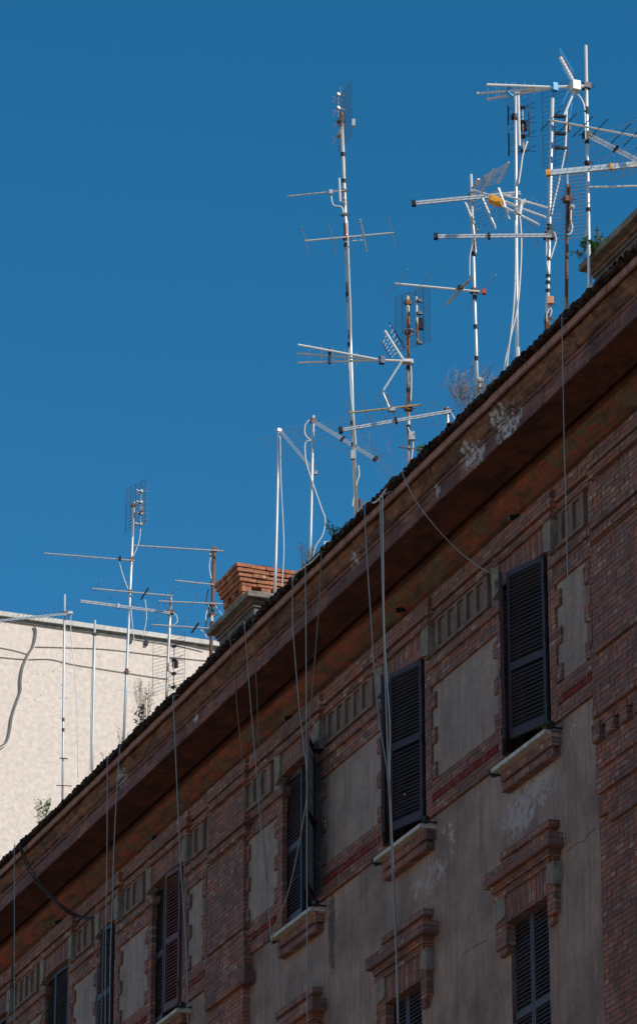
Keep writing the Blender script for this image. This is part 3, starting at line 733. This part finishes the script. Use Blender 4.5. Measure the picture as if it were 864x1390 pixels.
# --- M3
a3 = Mast((168, 1003), (182, 681), X_, 'tallest mast at the left with a wire grid panel at its top', .021)
panel(a3, 184, 687, .50, .74, -40, 15, 5, .05, 'wire', True, 'galvr', .10, 1)
a3.box(192, 691, .045, .085, 'galvr', 'balun'); a3.clamp(686, 'rust'); a3.band(912, mat='rust', h=.05); a3.clamp(912, 'rust', .03)
yagi(a3, (60, 751), (183, 761), ticks(12, .22, .30), .011, 'alu', er=.0035); a3.clamp(760, 'rust'); a3.box(163, 758, .035, .06, 'iron', 'dipole_box')
yagi(a3, (126, 799), (235, 809), [(0.03, .75, -18, None), (.30, .8, -18), (.65, .5, -16, .014, 'darkrod'), (.97, .8, -18)], .013, 'alu'); a3.clamp(803, 'rust')
a3.cable([(162, 762), (166, 778), (174, 800)], .007); a3.cable([(191, 718), (188, 738), (180, 757)], .007); a3.cable([(197, 814), (199, 838), (194, 865)], .007); a3.cable([(178, 826), (181, 860), (183, 872)], .006)
# --- M4
a4 = Mast((226, 944), (232, 811), X_, 'short rusty-topped mast left of the chimney with a dark wire panel low on it', .020, 'galvr')
logper(a4, (110, 816), (231, 832), 12, .12, .5, None, .42, delta=-15, w=.02, gap=.022, midm='alu'); a4.clamp(831, 'rust', .045)
panel(a4, 229, 902, .62, .86, -52, 16, 3, .05, 'wire', True, 'black', .12, 1, ('black', .05), r=.0025)
a4.cable([(235, 831), (240, 837), (240, 845), (233, 850)], .008)
# --- M5
a5 = Mast((286, 892), (291, 742), 17.75, 'dark rusted mast close beside the brick chimney carrying four short yagis', .026, 'rust')
for p0, p1, n, dl in (((182, 740.5), (303, 748), 10, -12), ((238, 788), (294, 794), 4, -18), ((216, 816), (306, 820), 5, -18), ((206, 848), (284, 853), 4, -18)):
    els = ticks(n, .22, .3) if n == 10 else [(.03, .7), (.5, .7), (.95, .5)]
    if n == 4 and p0[0] == 206: els.append((.76, .42, -16, .016, 'darkrod'))
    yagi(a5, p0, p1, els, .012, 'alu', er=.0035, delta=dl, d0=-.08, d1=-.08)
for y in (747, 792, 820, 835, 860): a5.clamp(y, 'rust', .04)
a5.box(286, 752, .04, .05, 'galvr', 'dipole_box'); a5.box(288, 840, .035, .09, 'white', 'amplifier')
a5.cable([(286, 755), (284, 770), (287, 786)], .008); a5.cable([(283, 822), (279, 838), (283, 848)], .008); a5.cable([(292, 822), (300, 833), (305, 842)], .006); a5.cable([(272, 854), (278, 861), (281, 866)], .008); a5.cable([(283, 800), (280, 815), (284, 830), (279, 850), (283, 864)], .009, 'cableb')
# --- M6
a6 = Mast((373, 806), (378.5, 582), 17.3, 'slim white pole before the brick chimney, one antenna slanting down right from its tip', .021)
logper(a6, (427, 641), (381, 586), 9, .3, .9, None, None, delta=-62, w=.018, gap=.022, d0=-.3, d1=-.02); a6.clamp(584, 'galv', .03)
a6.cable([(380, 592), (381, 650), (384, 710), (385, 750), (382, 804)], .007); a6.box(428, 642, .05, .05, 'alu', 'end_plate')
# --- M7
a7 = Mast((420.5, 765), (425, 564), 17.3, 'slim pole right of the chimney with a black-capped slanting antenna and looping white cable', .020)
logper(a7, (509, 623), (424, 571), 11, .3, 1.2, 'black', .52, delta=-68, w=.020, gap=.026, d0=-.4, d1=-.05); a7.clamp(571, 'rust', .04)
a7.cable([(420, 570), (414, 577), (414, 590), (422, 598)], .009); a7.cable([(421, 598), (414, 602), (415, 625), (423, 652), (436, 690), (441, 705), (438, 725), (428, 742), (425, 756)], .009)
a7.box(443, 738, .07, .045, 'white', 'cable_joint')
# --- M8 the tall one
a8 = Mast((483.5, 706), (463, 152), 17.35, 'very tall leaning white mast in the middle with a panel antenna at its tip', .026, 'galvr')
MB().tube([a8.at(710) + rt * .0 - HD * .03, a8.at(330) - HD * .03 + rt * .02], .016, 8).build('second_pole', 'galv', a8.o, smooth=True)
panel(a8, 468, 158, .50, .84, -21, 22, 3, .1, 'wire', True, 'galvr', .10, -1, r=.003); a8.clamp(165, 'iron', .03); a8.box(479.5, 167, .045, .10, 'alu', 'balun')
yagi(a8, (390, 266.5), (471, 258), ticks(10, .05, .06), .010, 'galvr', delta=5); a8.clamp(259, 'iron', .03)
MB().tube([a8.p(460, 242, -.05), a8.p(461.5, 274, -.05)], .016, 8).build('reflector_bar', 'alu', a8.o)
a8.box(449, 261, .05, .06, 'galvr', 'dipole_box'); a8.cable([(449, 264), (452, 278), (463, 281), (466, 291)], .009); a8.clamp(292, 'iron', .035)
yagi(a8, (413, 327), (534, 316), [(.01, .85, 6), (.31, .9, 6), (.66, .95, 6, .011, 'galvr'), (.98, .95, 7)], .013, 'alu', er=.0045); a8.clamp(323, 'rust', .04)
a8.cable([(477, 327), (492, 326)], .007); a8.band(210, 246, 333, 400, 468, 575, 604); a8.box(479, 618, .06, .12, 'galvr', 'amplifier')
a8.cable([(471, 300), (474, 380), (476, 440), (475, 520), (480, 570), (483, 605)], .008, 'cablew', -.06); a8.cable([(486, 632), (487, 645), (484, 655), (480, 675), (478, 688)], .009); a8.cable([(479, 560), (473, 490), (475, 470)], .008)
MB().tube([a8.at(704) + rt * .06, a8.at(678) + rt * .06], .025, 8).build('rusty_stub', 'rust', a8.o)
# --- M9
a9 = Mast((554.5, 637), (553, 402), 17.35, 'rust streaked mast with a wire grid at its top and a three armed antenna', .021, 'rustw')
panel(a9, 560, 433, .56, .80, -52, 26, 6, .12, 'wire', False, r=.003)
mb_ = MB().tube([a9.p(564.5, 403, -.1), a9.p(566, 466, -.1)], .016, 8).build('dipole_bar', 'galvr', a9.o)
for y in (408, 425, 465): MB().box(a9.p(569, y, -.12), (.03, .02, .02)).build('dipole_clip', 'black', mb_)
a9.box(570, 440, .07, .15, 'black', 'balun'); a9.clamp(411, 'rust', .04); a9.clamp(451, 'rust', .04); a9.cable([(553, 447), (560, 447), (566, 450)], .009); a9.cable([(571, 447), (566, 452), (556, 454)], .007)
def triple(M_, tips, hub, bend, mat, capmat, dd=-.1, n=5, r=.0125):
    b = MB(); a0 = M_.p(*hub, dd); a1_ = M_.p(*bend, dd); b.tube([a0, a1_], r * 1.2, 8); t_ = b.build('triple_arm_antenna', mat, M_.o)
    for i, tp in enumerate(tips):
        q = M_.p(*tp, dd + (-.06, 0, .06)[i]); m = MB().tube([a1_, q], r, 8)
        m.build('arm', mat, t_)
        for k in range(n):
            c = a1_ + (q - a1_) * (.3 + .7 * k / n); MB().tube([c - V((0, 0, .06)), c + V((0, 0, .06))], .003, 4).build('rod', 'thin', t_)
    for f_ in ((.62,) if capmat else ()):
        pts = [a1_ + (M_.p(*tp, dd) - a1_) * f_ for tp in tips]; MB().tube([pts[0] + V((0, 0, .03)), pts[1], pts[2] - V((0, 0, .03))], .022, 8).build('spreader', capmat, t_)
    MB().box(a1_, (.03, .035, .05)).build('spreader', capmat or mat, t_)
    return t_
T9 = triple(a9, [(404, 468), (403.5, 479.5), (404, 492)], (558, 490.5), (518, 489), 'white', 'navy', r=.015)
a9.box(553, 491, .14, .055, 'white', 'antenna_head')
def fin(M_, par, q0, q1, q2, q3, n=6, matl='navy', bar='white', dd=-.1, ddb=.25, barr=.014, shift=0.0):
    """reflector flap: side rails q0-q1 and q2-q3 with rungs, white rib q4"""
    A0, A1 = M_.p(*q0, dd), M_.p(*q1, dd); B0, B1 = M_.p(*q2, ddb), M_.p(*q3, ddb); m = MB()
    m.bar(A0, A1, .022, .012); m.bar(B0, B1, .022, .012); f_ = m.build('reflector_flap', matl, par)
    m = MB()
    for i in range(n):
        t = (i + .5) / n; m.tube([A0 + (A1 - A0) * t, B0 + (B1 - B0) * t], .0045, 4)
    m.build('reflector_wires', 'thin', par)
fin(a9, a9.o, (518, 465), (531, 488), (528, 438), (549, 472), 6)
MB().tube([a9.p(522, 449, -.02), a9.p(546, 487, -.08)], .016, 8).build('flap_rib', 'white', a9.o)
MB().bar(a9.p(548, 486, -.1), a9.p(520, 530, -.1), .03, .022).build('flap_rail', 'galv', a9.o); MB().bar(a9.p(549, 487, .1), a9.p(531, 510, .05), .012, .012).build('flap_rail', 'navy', a9.o)
yagi(a9, (472, 560.5), (571, 549.5), [(.01, .85, 10), (.25, .95, 10), (.47, .95, 10), (.60, .95, 10, .008), (.99, .1)], .013, 'gold', er=.005); a9.clamp(554, 'rust', .05)
a9.box(531, 556, .10, .05, 'galvr', 'dipole_box'); a9.cable([(519, 532), (529, 556)], .012, 'galvr'); a9.cable([(557, 497), (558, 515), (557, 545)], .008); a9.box(558.5, 592, .075, .11, 'galvr', 'amplifier')
a9.cable([(553, 580), (560, 598), (559, 615), (557, 630)], .008); a9.cable([(540, 607), (560, 609), (572, 610)], .008, 'rust'); a9.band(530, 500, 580)
# --- M10 short post
a10 = Mast((607.5, 588), (606.5, 553), 17.35, 'very short post at the roof edge holding a long antenna pointing left', .020)
logper(a10, (462, 584), (612, 558), 15, .12, .95, 'black', .50, delta=11, w=.018, gap=.022); a10.clamp(558, 'iron', .045); a10.cable([(612, 561), (616, 568), (618, 575)], .008)
# --- M11
a11 = Mast((648, 549), (638.5, 237), 17.35, 'slim white mast with a red-capped small yagi at mid height', .021)
logper(a11, (561, 276), (706, 262), 14, .1, .35, 'black', None, delta=-4, w=.022, gap=.026); a11.clamp(267, 'black', .045)
yagi(a11, (536, 385), (656, 396.5), [(.01, .85, -19), (.29, .9, -19), (.97, 1.0, -19)], .015, 'white', er=.004); a11.clamp(395, 'iron', .045); a11.box(656, 396, .045, .06, 'redcap', 'end_cap'); a11.box(624, 391, .07, .06, 'black', 'dipole_box')
m = MB().tube(smooth_path([a11.p(x, y, d_) for x, y, d_ in ((625, 390, -.1), (639, 377, -.35), (639, 378, -.35), (610, 411, .4), (608, 410, .4), (620, 394, 0))], 3), .008, 6).build('folded_dipole', 'gold', a11.o)
a11.band(345, 404, 444, 487, 264); a11.cable([(637, 375), (637, 350), (640, 335), (643, 327)], .007); a11.box(652, 516, .06, .05, 'white', 'splitter'); a11.box(652, 524, .05, .05, 'white', 'splitter'); a11.cable([(633, 278), (640, 300), (643, 320), (645, 345)], .016, 'galvr')
# --- M12
a12 = Mast((701.5, 493), (698.5, 122), 17.35, 'white mast wrapped in loose white cables with black dipoles near its top', .021)
c_ = a12.p(703, 122, 0)
MB().tube([a12.p(702.5, 122, -.1), a12.p(704.5, 198, -.1)], .017, 8).build('white_bar', 'white', a12.o)
pnl = panel(a12, 703, 170, .30, .8, -60, 12, 3, .1, 'wire', True, 'black', .12, 1, ('black', .05), r=.0025)
m = MB()
m.bar(a12.p(689.3, 144, -.02), a12.p(689.3, 169, -.02), .016, .016); m.bar(a12.p(690, 181, -.02), a12.p(690.3, 211, -.02), .016, .016); m.bar(a12.p(717, 152, .1), a12.p(717.5, 183, .1), .016, .016); m.build('panel_edge', 'black', a12.o)
a12.clamp(159, 'iron', .045)
a12.cable([(715, 192), (709, 210), (706, 230), (703, 250)], .011); a12.cable([(705, 294), (707, 330), (705, 380), (701, 420), (693, 455), (685, 490), (681, 512)], .010, 'cablew', -.1); a12.cable([(699, 300), (699, 360), (697, 410), (693, 450), (689, 480), (687, 505)], .010, 'cablew', -.14)
MB().tube([a12.at(495), a12.at(472)], .032, 8).build('sleeve', 'galv', a12.o)
# big antenna on M12 pointing right, orange dipole, four white-edged flaps
t12 = empty  # (kept simple: parts hang on the mast)
boom = MB().tube([a12.p(641, 258, .3), a12.p(672, 268, .1), a12.p(700, 280, -.05)], .016, 8).build('triple_arm_antenna', 'white', a12.o)
for i, (q0, q1) in enumerate((((684, 265), (745, 283)), ((686, 275), (740, 295)), ((678, 278), (731, 305)))):
    A0, A1 = a12.p(*q0, -.05), a12.p(*q1, -.35); MB().tube([A0, A1], .014, 8).build('arm', 'white', boom)
    for k in range(7):
        c = A0 + (A1 - A0) * (.2 + .12 * k); v = (up * .8 + rt * .5).normalized(); MB().tube([c - v * .07, c + v * .07], .003, 4).build('rod', 'thin', boom)
m = MB().box(a12.p(672, 273, -.12), (.09, .045, .05), ((rt - V((0, 0, .5))).normalized(), HD, (V((0, 0, 1)) + rt * .5).normalized())); o_ = m.build('dipole_housing', 'orange', boom); o_.modifiers.new('bevel', 'BEVEL').width = .02
m = MB().tube(smooth_path([a12.p(x, y, -.25) for x, y in ((713, 273), (706, 277), (704, 286), (703, 291))], 4), .034, 8); m.build('spreader', 'white', boom)
for (r0, r1) in (((649, 243), (640.5, 256)), ((670, 230), (653, 261)), ((690, 220), (675, 249))): MB().bar(a12.p(*r0, -.1), a12.p(*r1, .1), .03, .014).build('flap_edge', 'white', boom)
for (r0, r1) in (((654, 268), (673, 312)), ((676, 255), (692, 299)), ((631, 275), (648, 315))): MB().bar(a12.p(*r0, .1), a12.p(*r1, -.1), .028, .014).build('flap_edge', 'white' if r0[0] > 640 else 'sill', boom)
m = MB()
for i in range(8):
    t = i / 7; m.tube([a12.p(649 - 9 * t, 243 + 13 * t, .0), a12.p(690 - 15 * t, 220 + 29 * t, 0)], .0042, 4)
    if i < 7: m.tube([a12.p(634 + 16 * t, 277 + 38 * t, .0), a12.p(676 + 16 * t, 258 + 41 * t, 0)], .0042, 4)
m.build('reflector_wires', 'thin', boom)
# --- M13
a13 = Mast((741.5, 458), (749, 134), 17.4, 'white mast with many black bands and a small orange box low on it', .024)
logper(a13, (591, 321), (748, 319.5), 16, .1, .8, 'black', .46, delta=2, w=.02, gap=.024); a13.clamp(320, 'iron', .06)
m = MB()
for y0, y1 in ((158, 158), (181, 182), (200, 202)):
    MB().bar(a13.p(752, y0, -.1), a13.p(768, y1, -.1), .04, .028).build('dipole_arm', 'black', a13.o)
MB().tube([a13.p(768.5, 150, -.1), a13.p(766.5, 206, -.1)], .013, 8).build('dipole_bar', 'white', a13.o); a13.box(769, 173, .05, .1, 'black', 'balun'); a13.box(771.5, 175, .03, .06, 'peach', 'label_plate')
panel(a13, 752, 170, .34, 1.1, -55, 18, 3, .12, 'wire', False, r=.003)
a13.cable([(766, 206), (763, 222), (757, 250), (751, 275), (748, 292)], .010); a13.cable([(751, 315), (754, 325), (750, 340), (746, 352)], .010, 'cablew', -.08); a13.cable([(741, 322), (741, 350), (744, 370)], .009)
a13.band(307, 311, 352, 375, 384, 395, 428, 434, h=.022); a13.box(746.5, 408, .075, .09, 'peach', 'junction_box'); a13.cable([(748, 413), (744, 420), (741, 428), (742, 438)], .010); a13.cable([(743, 413), (748, 422), (745, 430)], .008)
MB().tube([a13.at(452) + V((0, 0, -.3)), a13.at(432)], .04, 8).build('rusty_sleeve', 'rust', a13.o); a13.cable([(737, 436), (748, 432), (754, 440)], .008, 'rust')
# --- M14
a14 = Mast((799.5, 400), (794, 62), 17.0 + .42, 'tallest mast at the right, rising behind the green weed with several long antennas', .022)
T14 = triple(a14, [(660, 115), (647, 127), (660, 135)], (792, 117), (752, 118.5), 'white', 'blue', -.1, 5, .017)
a14.clamp(117, 'black', .05)
m = MB().tube([a14.p(759.5, 78, -.1), a14.p(776, 108, -.1)], .022, 8); m.build('flap_rib', 'white', a14.o)
MB().tube([a14.p(780, 120, -.1), a14.p(765, 156, -.1)], .017, 8).build('flap_rib', 'white', a14.o)
MB().bar(a14.p(759, 66, -.2), a14.p(777.5, 97, -.2), .014, .014).build('flap_rail', 'blue', a14.o); MB().bar(a14.p(762, 92, .1), a14.p(774, 110, .1), .014, .014).build('flap_rail', 'blue', a14.o)
MB().bar(a14.p(771, 123, -.2), a14.p(762, 141, -.2), .014, .014).build('flap_rail', 'blue', a14.o); MB().bar(a14.p(776, 140, .0), a14.p(772, 160, .0), .012, .012).build('flap_rail', 'blue', a14.o)
m = MB()
for i in range(8):
    t = i / 7; m.tube([a14.p(759 + 18 * t, 66 + 31 * t, -.2), a14.p(761 + 14 * t, 85 + 26 * t, .1)], .004, 4)
m.build('reflector_wires', 'thin', a14.o)
a14.cable([(768, 127), (776, 124), (785, 130), (791, 140), (793, 150)], .010)
MB().box(a14.p(780, 117, -.12), (.05, .05, .06)).build('antenna_head', 'white', a14.o)
yagi(a14, (745, 163), (880, 188), [(t, .55, -22, .0065, 'darkrod') for t in (.01, .18, .34, .49, .72, .85, .98)], .014, 'alu', d0=-.12, d1=-.3)
logper(a14, (799, 184), (885, 228), 7, 1.3, 1.2, None, .42, delta=-50, w=.022, gap=.034, d0=-.05, d1=-.3); a14.clamp(183, 'iron', .05)
logper(a14, (743, 235), (885, 221), 13, .25, .75, 'orange', .6, delta=6, w=.034, gap=.03, midm='orange', d0=-.14, d1=-.14)
yagi(a14, (799, 254), (882, 252), [(.55, .05)], .013, 'alu', d0=-.05, d1=-.05); a14.clamp(221, 'iron', .03)
a14.band(148, 153, 193, 223, 285, h=.025); a14.cable([(793, 153), (794, 190)], .009, 'cablew', -.05); a14.cable([(795, 312), (796, 345)], .014, 'cablew', .05)
MB().tube([atX(800.5, 400, 17.25), atX(800.5, 388, 17.25)], .04, 8).build('pole_foot', 'white', a14.o)
# --- M15
a15 = Mast((767.5, 434), (769.5, 251), 17.35, 'thin brown rusted mast with a comb of thin rods, between two white masts', .020, 'rust')
MB().tube([a15.at(436), a15.at(404)], .024, 8).build('orange_primed_end', rough('primer', (.62, .30, .17), (.45, .24, .14), sc=8, streak=False), a15.o)
pc = MB()
for i in range(18):
    y = 236 + i * 5; q = a15.p(771, y + 3, .0); u = az(-74); pc.tube([q - u * .27, q + u * .27], .0042, 4)
pc.build('comb_reflector', 'thin', a15.o)
MB().tube([a15.p(769, 236, 0), a15.at(252)], .010, 6).build('tip_rod', 'galv', a15.o); a15.clamp(271, 'rust', .05)
MB().ball(a15.p(775.5, 281, -.1), .035).build('insulator', 'sill', a15.o); a15.cable([(774, 284), (774, 300), (776, 308), (774, 316), (769, 319)], .010); a15.cable([(773, 252), (773, 270), (772, 300), (770, 315)], .012, 'rust')
# ------------------------------------------------------------------ hanging cables on the facade
def hang(pts, r, mat, label, x0=16.84, x1=None, xs=None, over=True):
    q = []
    for i, (x, y) in enumerate(pts):
        X = xs[i] if xs else x0 + ((x1 or x0) - x0) * i / (len(pts) - 1); q.append(atX(x, y, X))
    if over:
        t = q[0]; q = [t + V((.5, .02, .26)), t + V((.2, .0, .13)), t + V((.02, 0, .035))] + q
    o = MB().tube(smooth_path(q, 6), r, 6).build('hanging_cable', mat, origin=q[0], smooth=True)
    return tag(o, label, 'cable', 'cables hanging down the front of the brick building')
hang([(762, 436), (763.5, 520), (765, 600), (767.5, 690), (769, 760), (770, 800)], .0055, 'cableg', 'thin grey cable dropping straight past the cornice, right-most of the hanging cables')
hang([(546, 643), (562, 676), (588, 712), (620, 746), (648, 768), (665, 778)], .0085, 'cableg', 'brown cable swinging diagonally from the roof edge to the right-most large window', xs=[16.84, 16.95, 17.2, 17.55, 17.75, 17.87])
hang([(495, 690), (496, 722), (500, 790), (504, 850), (507, 900), (514, 975), (526, 1056), (531, 1160), (538, 1310), (540, 1390)], .0085, 'cableg', 'grey cable slanting in from the left to meet the thick taped cable bundle', x0=16.84, x1=17.0)
hang([(516, 676), (517, 720), (519, 790), (521, 860), (523, 930), (525, 990), (528, 1060), (530, 1120), (533, 1175), (536, 1240), (540, 1390)], .0125, 'cableg', 'thick taped cable bundle running down the left edge of a dark louvred shutter', x0=16.84, x1=17.05)
hang([(519, 674), (520, 750), (521, 830), (523, 890), (528, 968), (529, 1000), (529, 1065), (534, 1180)], .0065, 'cablew', 'thin pale cable weaving against the right side of the thick taped bundle', x0=16.82, x1=17.0)
hang([(397, 790), (397.5, 850), (401, 900), (406, 960), (412, 1010), (416, 1045), (417, 1075), (412, 1110), (403, 1160), (390, 1215), (372, 1262), (368, 1290)], .0085, 'cableg', 'grey cable that bows right, then swings back left across a slate grey shutter', x0=16.84, x1=17.5)
hang([(414.5, 770), (415, 830), (415.5, 920), (416, 1000), (416.5, 1080), (416.5, 1200), (417, 1390)], .0085, 'cableg', 'straight plumb cable in front of the gap between slate and black shutters')
hang([(436, 752), (434, 800), (430, 860), (425, 920), (420, 985), (417, 1050)], .0075, 'cabled', 'brown cable leaning left from the roof edge down to the straight plumb cable')
hang([(332, 850), (337, 915), (343, 990), (349, 1060), (356, 1150), (364, 1230), (370, 1310), (372, 1390)], .0075, 'cableg', 'grey slanting cable just right of the left pilaster, thicker of a close pair')
hang([(343, 843), (346, 895), (349, 950), (351, 1010), (356, 1110), (363, 1200)], .006, 'cabled', 'thin brown cable close along the right side of the grey slanting cable')
hang([(313, 872), (317, 900), (320, 930), (322, 965), (327, 1010), (331, 1060), (334, 1100)], .0075, 'cabled', 'brown cable passing in front of the left pilaster', x0=16.84, x1=17.6)
hang([(235, 948), (237, 990), (240, 1060), (243, 1130), (247, 1200), (253, 1290), (255, 1390)], .010, 'cableg', 'pale grey cable hanging in front of the brown shutter')
hang([(163, 1016), (159, 1070), (155, 1150), (153, 1220), (150, 1300), (149, 1390)], .0085, 'cableg', 'right one of two close cables at the lower left, below a mast foot')
hang([(146, 1032), (146, 1100), (145, 1200), (143.5, 1300), (143, 1390)], .0085, 'cableg', 'left one of two close cables at the lower left')
hang([(20, 1152), (20, 1230), (20, 1310), (20, 1390)], .0075, 'cableg', 'single cable at the far left edge of the cornice')
for k, lab in ((0, 'upper one of two thick black cables sagging under the cornice at the left'), (1, 'lower one of two thick black cables sagging under the cornice at the left')):
    hang([(29 - k, 1142 + k * 2), (33 - k * 2, 1160 + k * 3), (47 - k * 2, 1187 + k * 4), (66, 1210 + k * 4), (82, 1227 + k * 4), (100, 1240 + k * 3), (118, 1246 + k), (132, 1249)], .015, 'cableb', lab, xs=[16.83, 16.93, 17.1, 17.3, 17.45, 17.7, 17.86, 17.93])
tag(MB().tube(smooth_path([atX(*q, 17.93) for q in ((753, 1080), (757, 1100), (762, 1118), (766, 1140), (767, 1180), (767, 1300), (767, 1390))], 6), .006, 6).build('wall_cable', 'cableg', origin=atX(753, 1080, 17.93)), 'thin pale cable fixed to the wall just right of the lower brick hooded window', 'cable')
tag(MB().tube(smooth_path([atX(*q, 17.95) for q in ((578, 1235), (579, 1256), (576, 1276), (577, 1290))], 6), .008, 6).build('wall_cable', 'cableg', origin=atX(578, 1235, 17.9)), 'short cable stub over the brick hood under the middle window', 'cable')
# cables lying bunched on the roof edge
tag(MB().tube(smooth_path([atX(*q, X) for q, X in (((487, 693), 17.2), ((496, 682), 16.95), ((508, 682), 16.86), ((517, 674), 16.84), ((524, 664), 16.86), ((531, 660), 17.1))], 6), .012, 6).build('roof_cable', 'cablew', origin=atX(487, 693, 17)), 'white cable lying along the roof edge at the foot of the tall leaning mast', 'cable')
tag(MB().tube(smooth_path([atX(*q, X) for q, X in (((396, 787), 16.84), ((402, 778), 16.86), ((412, 770), 16.85), ((421, 764), 16.86), ((432, 753), 16.85), ((440, 744), 17.0), ((446, 737), 17.2))], 6), .012, 6).build('roof_cable', 'cablew', origin=atX(396, 787, 17)), 'white cable lying along the roof edge right of the brick chimney', 'cable')
# ------------------------------------------------------------------ weeds
def weed(px, py, X, label, stems, hgt, spread, leafs, stemm, leafm, lw=.02, ll=.05, lean=0.0, twigs=0, cat='weed', base_r=.05, sr=.0025, down=True):
    base = atX(px, py, X)
    if down: base.z = min(base.z, roofz(X) + .02) if False else base.z
    o = empty('weed', base, label, cat, 'weeds growing on the building' if cat == 'weed' else None)
    s = MB(); l = MB()
    for i in range(stems):
        a = R(0, 2 * math.pi); q = base + V((math.cos(a) * R(0, base_r), math.sin(a) * R(0, base_r * 2), 0)) - V((0, 0, .35 if down else .02))
        tip = base + rt * (R(-1, 1) * spread + lean) + HD * R(-.6, .6) * spread + V((0, 0, hgt * R(.55, 1)))
        md = (q + tip) / 2 + V((R(-.03, .03), R(-.03, .03), R(0, .05)))
        path = smooth_path([q, md, tip], 4); s.tube(path, sr, 4, sr * .5, False)
        for k in range(twigs):
            c = path[int(R(4, len(path) - 1))]; e = c + V((R(-1, 1), R(-1, 1), R(.3, 1.2))).normalized() * R(.05, .16) * (hgt / .4); s.tube([c, (c + e) / 2 + V((0, 0, .01)), e], sr * .6, 3, None, False)
        for k in range(leafs):
            c = path[int(R(3, len(path) - .01))]; d = V((R(-1, 1), R(-1, 1), R(-.3, 1))).normalized(); w_ = d.cross(V((R(-1, 1), R(-1, 1), R(-1, 1)))).normalized()
            L = ll * R(.6, 1.2); w = lw * R(.6, 1.2)
            l.quad(c, c + d * L * .5 + w_ * w * .5, c + d * L, c + d * L * .5 - w_ * w * .5)
    s.build('stems', stemm, o)
    if leafs: l.build('leaves', leafm, o)
    return o
G_ = 'weed'
w_ = weed(806, 345, 17.5, 'bright green bushy weed on the end of the slab-topped chimney, top right', 26, .20, .15, 14, 'green', 'green', .025, .05, down=False)
weed(812, 335, 17.6, 'brownish upright sprig behind the bright green weed, top right', 6, .24, .05, 12, 'drygrass', 'olive', .018, .04, down=False)
weed(795, 352, 17.45, 'brown flopped sprig leaning left out of the bright green weed', 6, .10, .06, 12, 'drygrass', 'olive', .016, .04, lean=-.12, down=False)
weed(640, 555, 17.2, 'large dry grey twiggy shrub around the foot of the mast with a cross yagi', 34, .55, .34, 0, 'drygrey', 'drygrey', twigs=8, sr=.0036)
weed(662, 540, 17.2, 'dry brown twigs on the roof edge just right of the twiggy mast foot', 9, .42, .14, 2, 'drygrass', 'olive', .012, .03, twigs=5)
weed(548, 640, 17.2, 'sparse dry stalks left of the rust streaked mast', 9, .62, .42, 0, 'drygrey', 'drygrey', twigs=3, lean=-.28, sr=.0022)
weed(572, 622, 17.1, 'small green and yellow tuft right of the rust streaked mast foot', 12, .20, .07, 14, 'olive', 'green', .020, .05)
weed(457, 735, 17.1, 'low dark green plant on the roof edge left of the tall leaning mast', 20, .24, .14, 14, 'dkgreen', 'dkgreen', .020, .055)
weed(417, 768, 17.1, 'dry brown scrub around the foot of the slim grey pole with a looping cable', 18, .32, .14, 6, 'drygrass', 'drygrass', .014, .035, twigs=6)
weed(199, 985, 17.2, 'tall thin dry grasses right of the tallest left mast', 24, .80, .20, 4, 'drygrass', 'dkgreen', .012, .05, lean=-.04, twigs=2, sr=.003)
weed(190, 985, 17.2, 'dark green leafy stem low among the tall dry grasses', 9, .38, .06, 20, 'dkgreen', 'dkgreen', .022, .06)
weed(168, 1005, 17.15, 'small reddish brown scrub at the foot of the tallest left mast', 7, .24, .13, 4, 'drygrass', 'drygrass', .014, .035, twigs=3)
weed(58, 1108, 17.15, 'yellow green tuft on the roof edge at the far left', 18, .28, .12, 14, 'olive', 'green', .020, .055)
weed(122, 1052, 17.15, 'wispy dry stem left of the bare slim pole', 3, .22, .08, 1, 'drygrass', 'drygrass', .01, .03)
weed(736, 990, 17.78, 'small yellowish plant on the right end of the sill of the right-most large window', 8, .07, .06, 8, 'olive', 'olive', .016, .04, down=False)
weed(674, 797, 17.86, 'withered grass hanging at the head of the right-most large window', 9, .12, .04, 3, 'drygrass', 'olive', .01, .04, down=False)
for px, py, lab in ((237, 938, 'tiny dry sprig on the roof edge just left of the chimney'), (700, 497, 'tiny dry sprig on the roof edge beside the mast with loose white cables'), (752, 452, 'dark curled twigs at the foot of the mast with the orange box'), (618, 585, 'tiny sprig on the roof edge right of the very short post'), (142, 1030, 'tiny dry sprig on the roof edge left of the tallest left mast')):
    weed(px, py, 17.05, lab, 5, .14, .07, 3, 'drygrass', 'olive', .010, .03, twigs=2)
# crack lines on the wall
def crack(pts):
    q = [atX(x, y, WX) for x, y in pts]; m = MB()
    for a, b in zip(q, q[1:]): m.bar(a, b, .006, .007)
    m.build('crack', 'iron', B)
crack([(768, 1156), (776, 1149), (784, 1144), (792, 1142), (797, 1134), (803, 1128), (808, 1124)]); crack([(626, 1299), (632, 1292), (641, 1286), (651, 1281), (660, 1277)])
for o in S.objects:
    if '_o' in o: del o['_o']
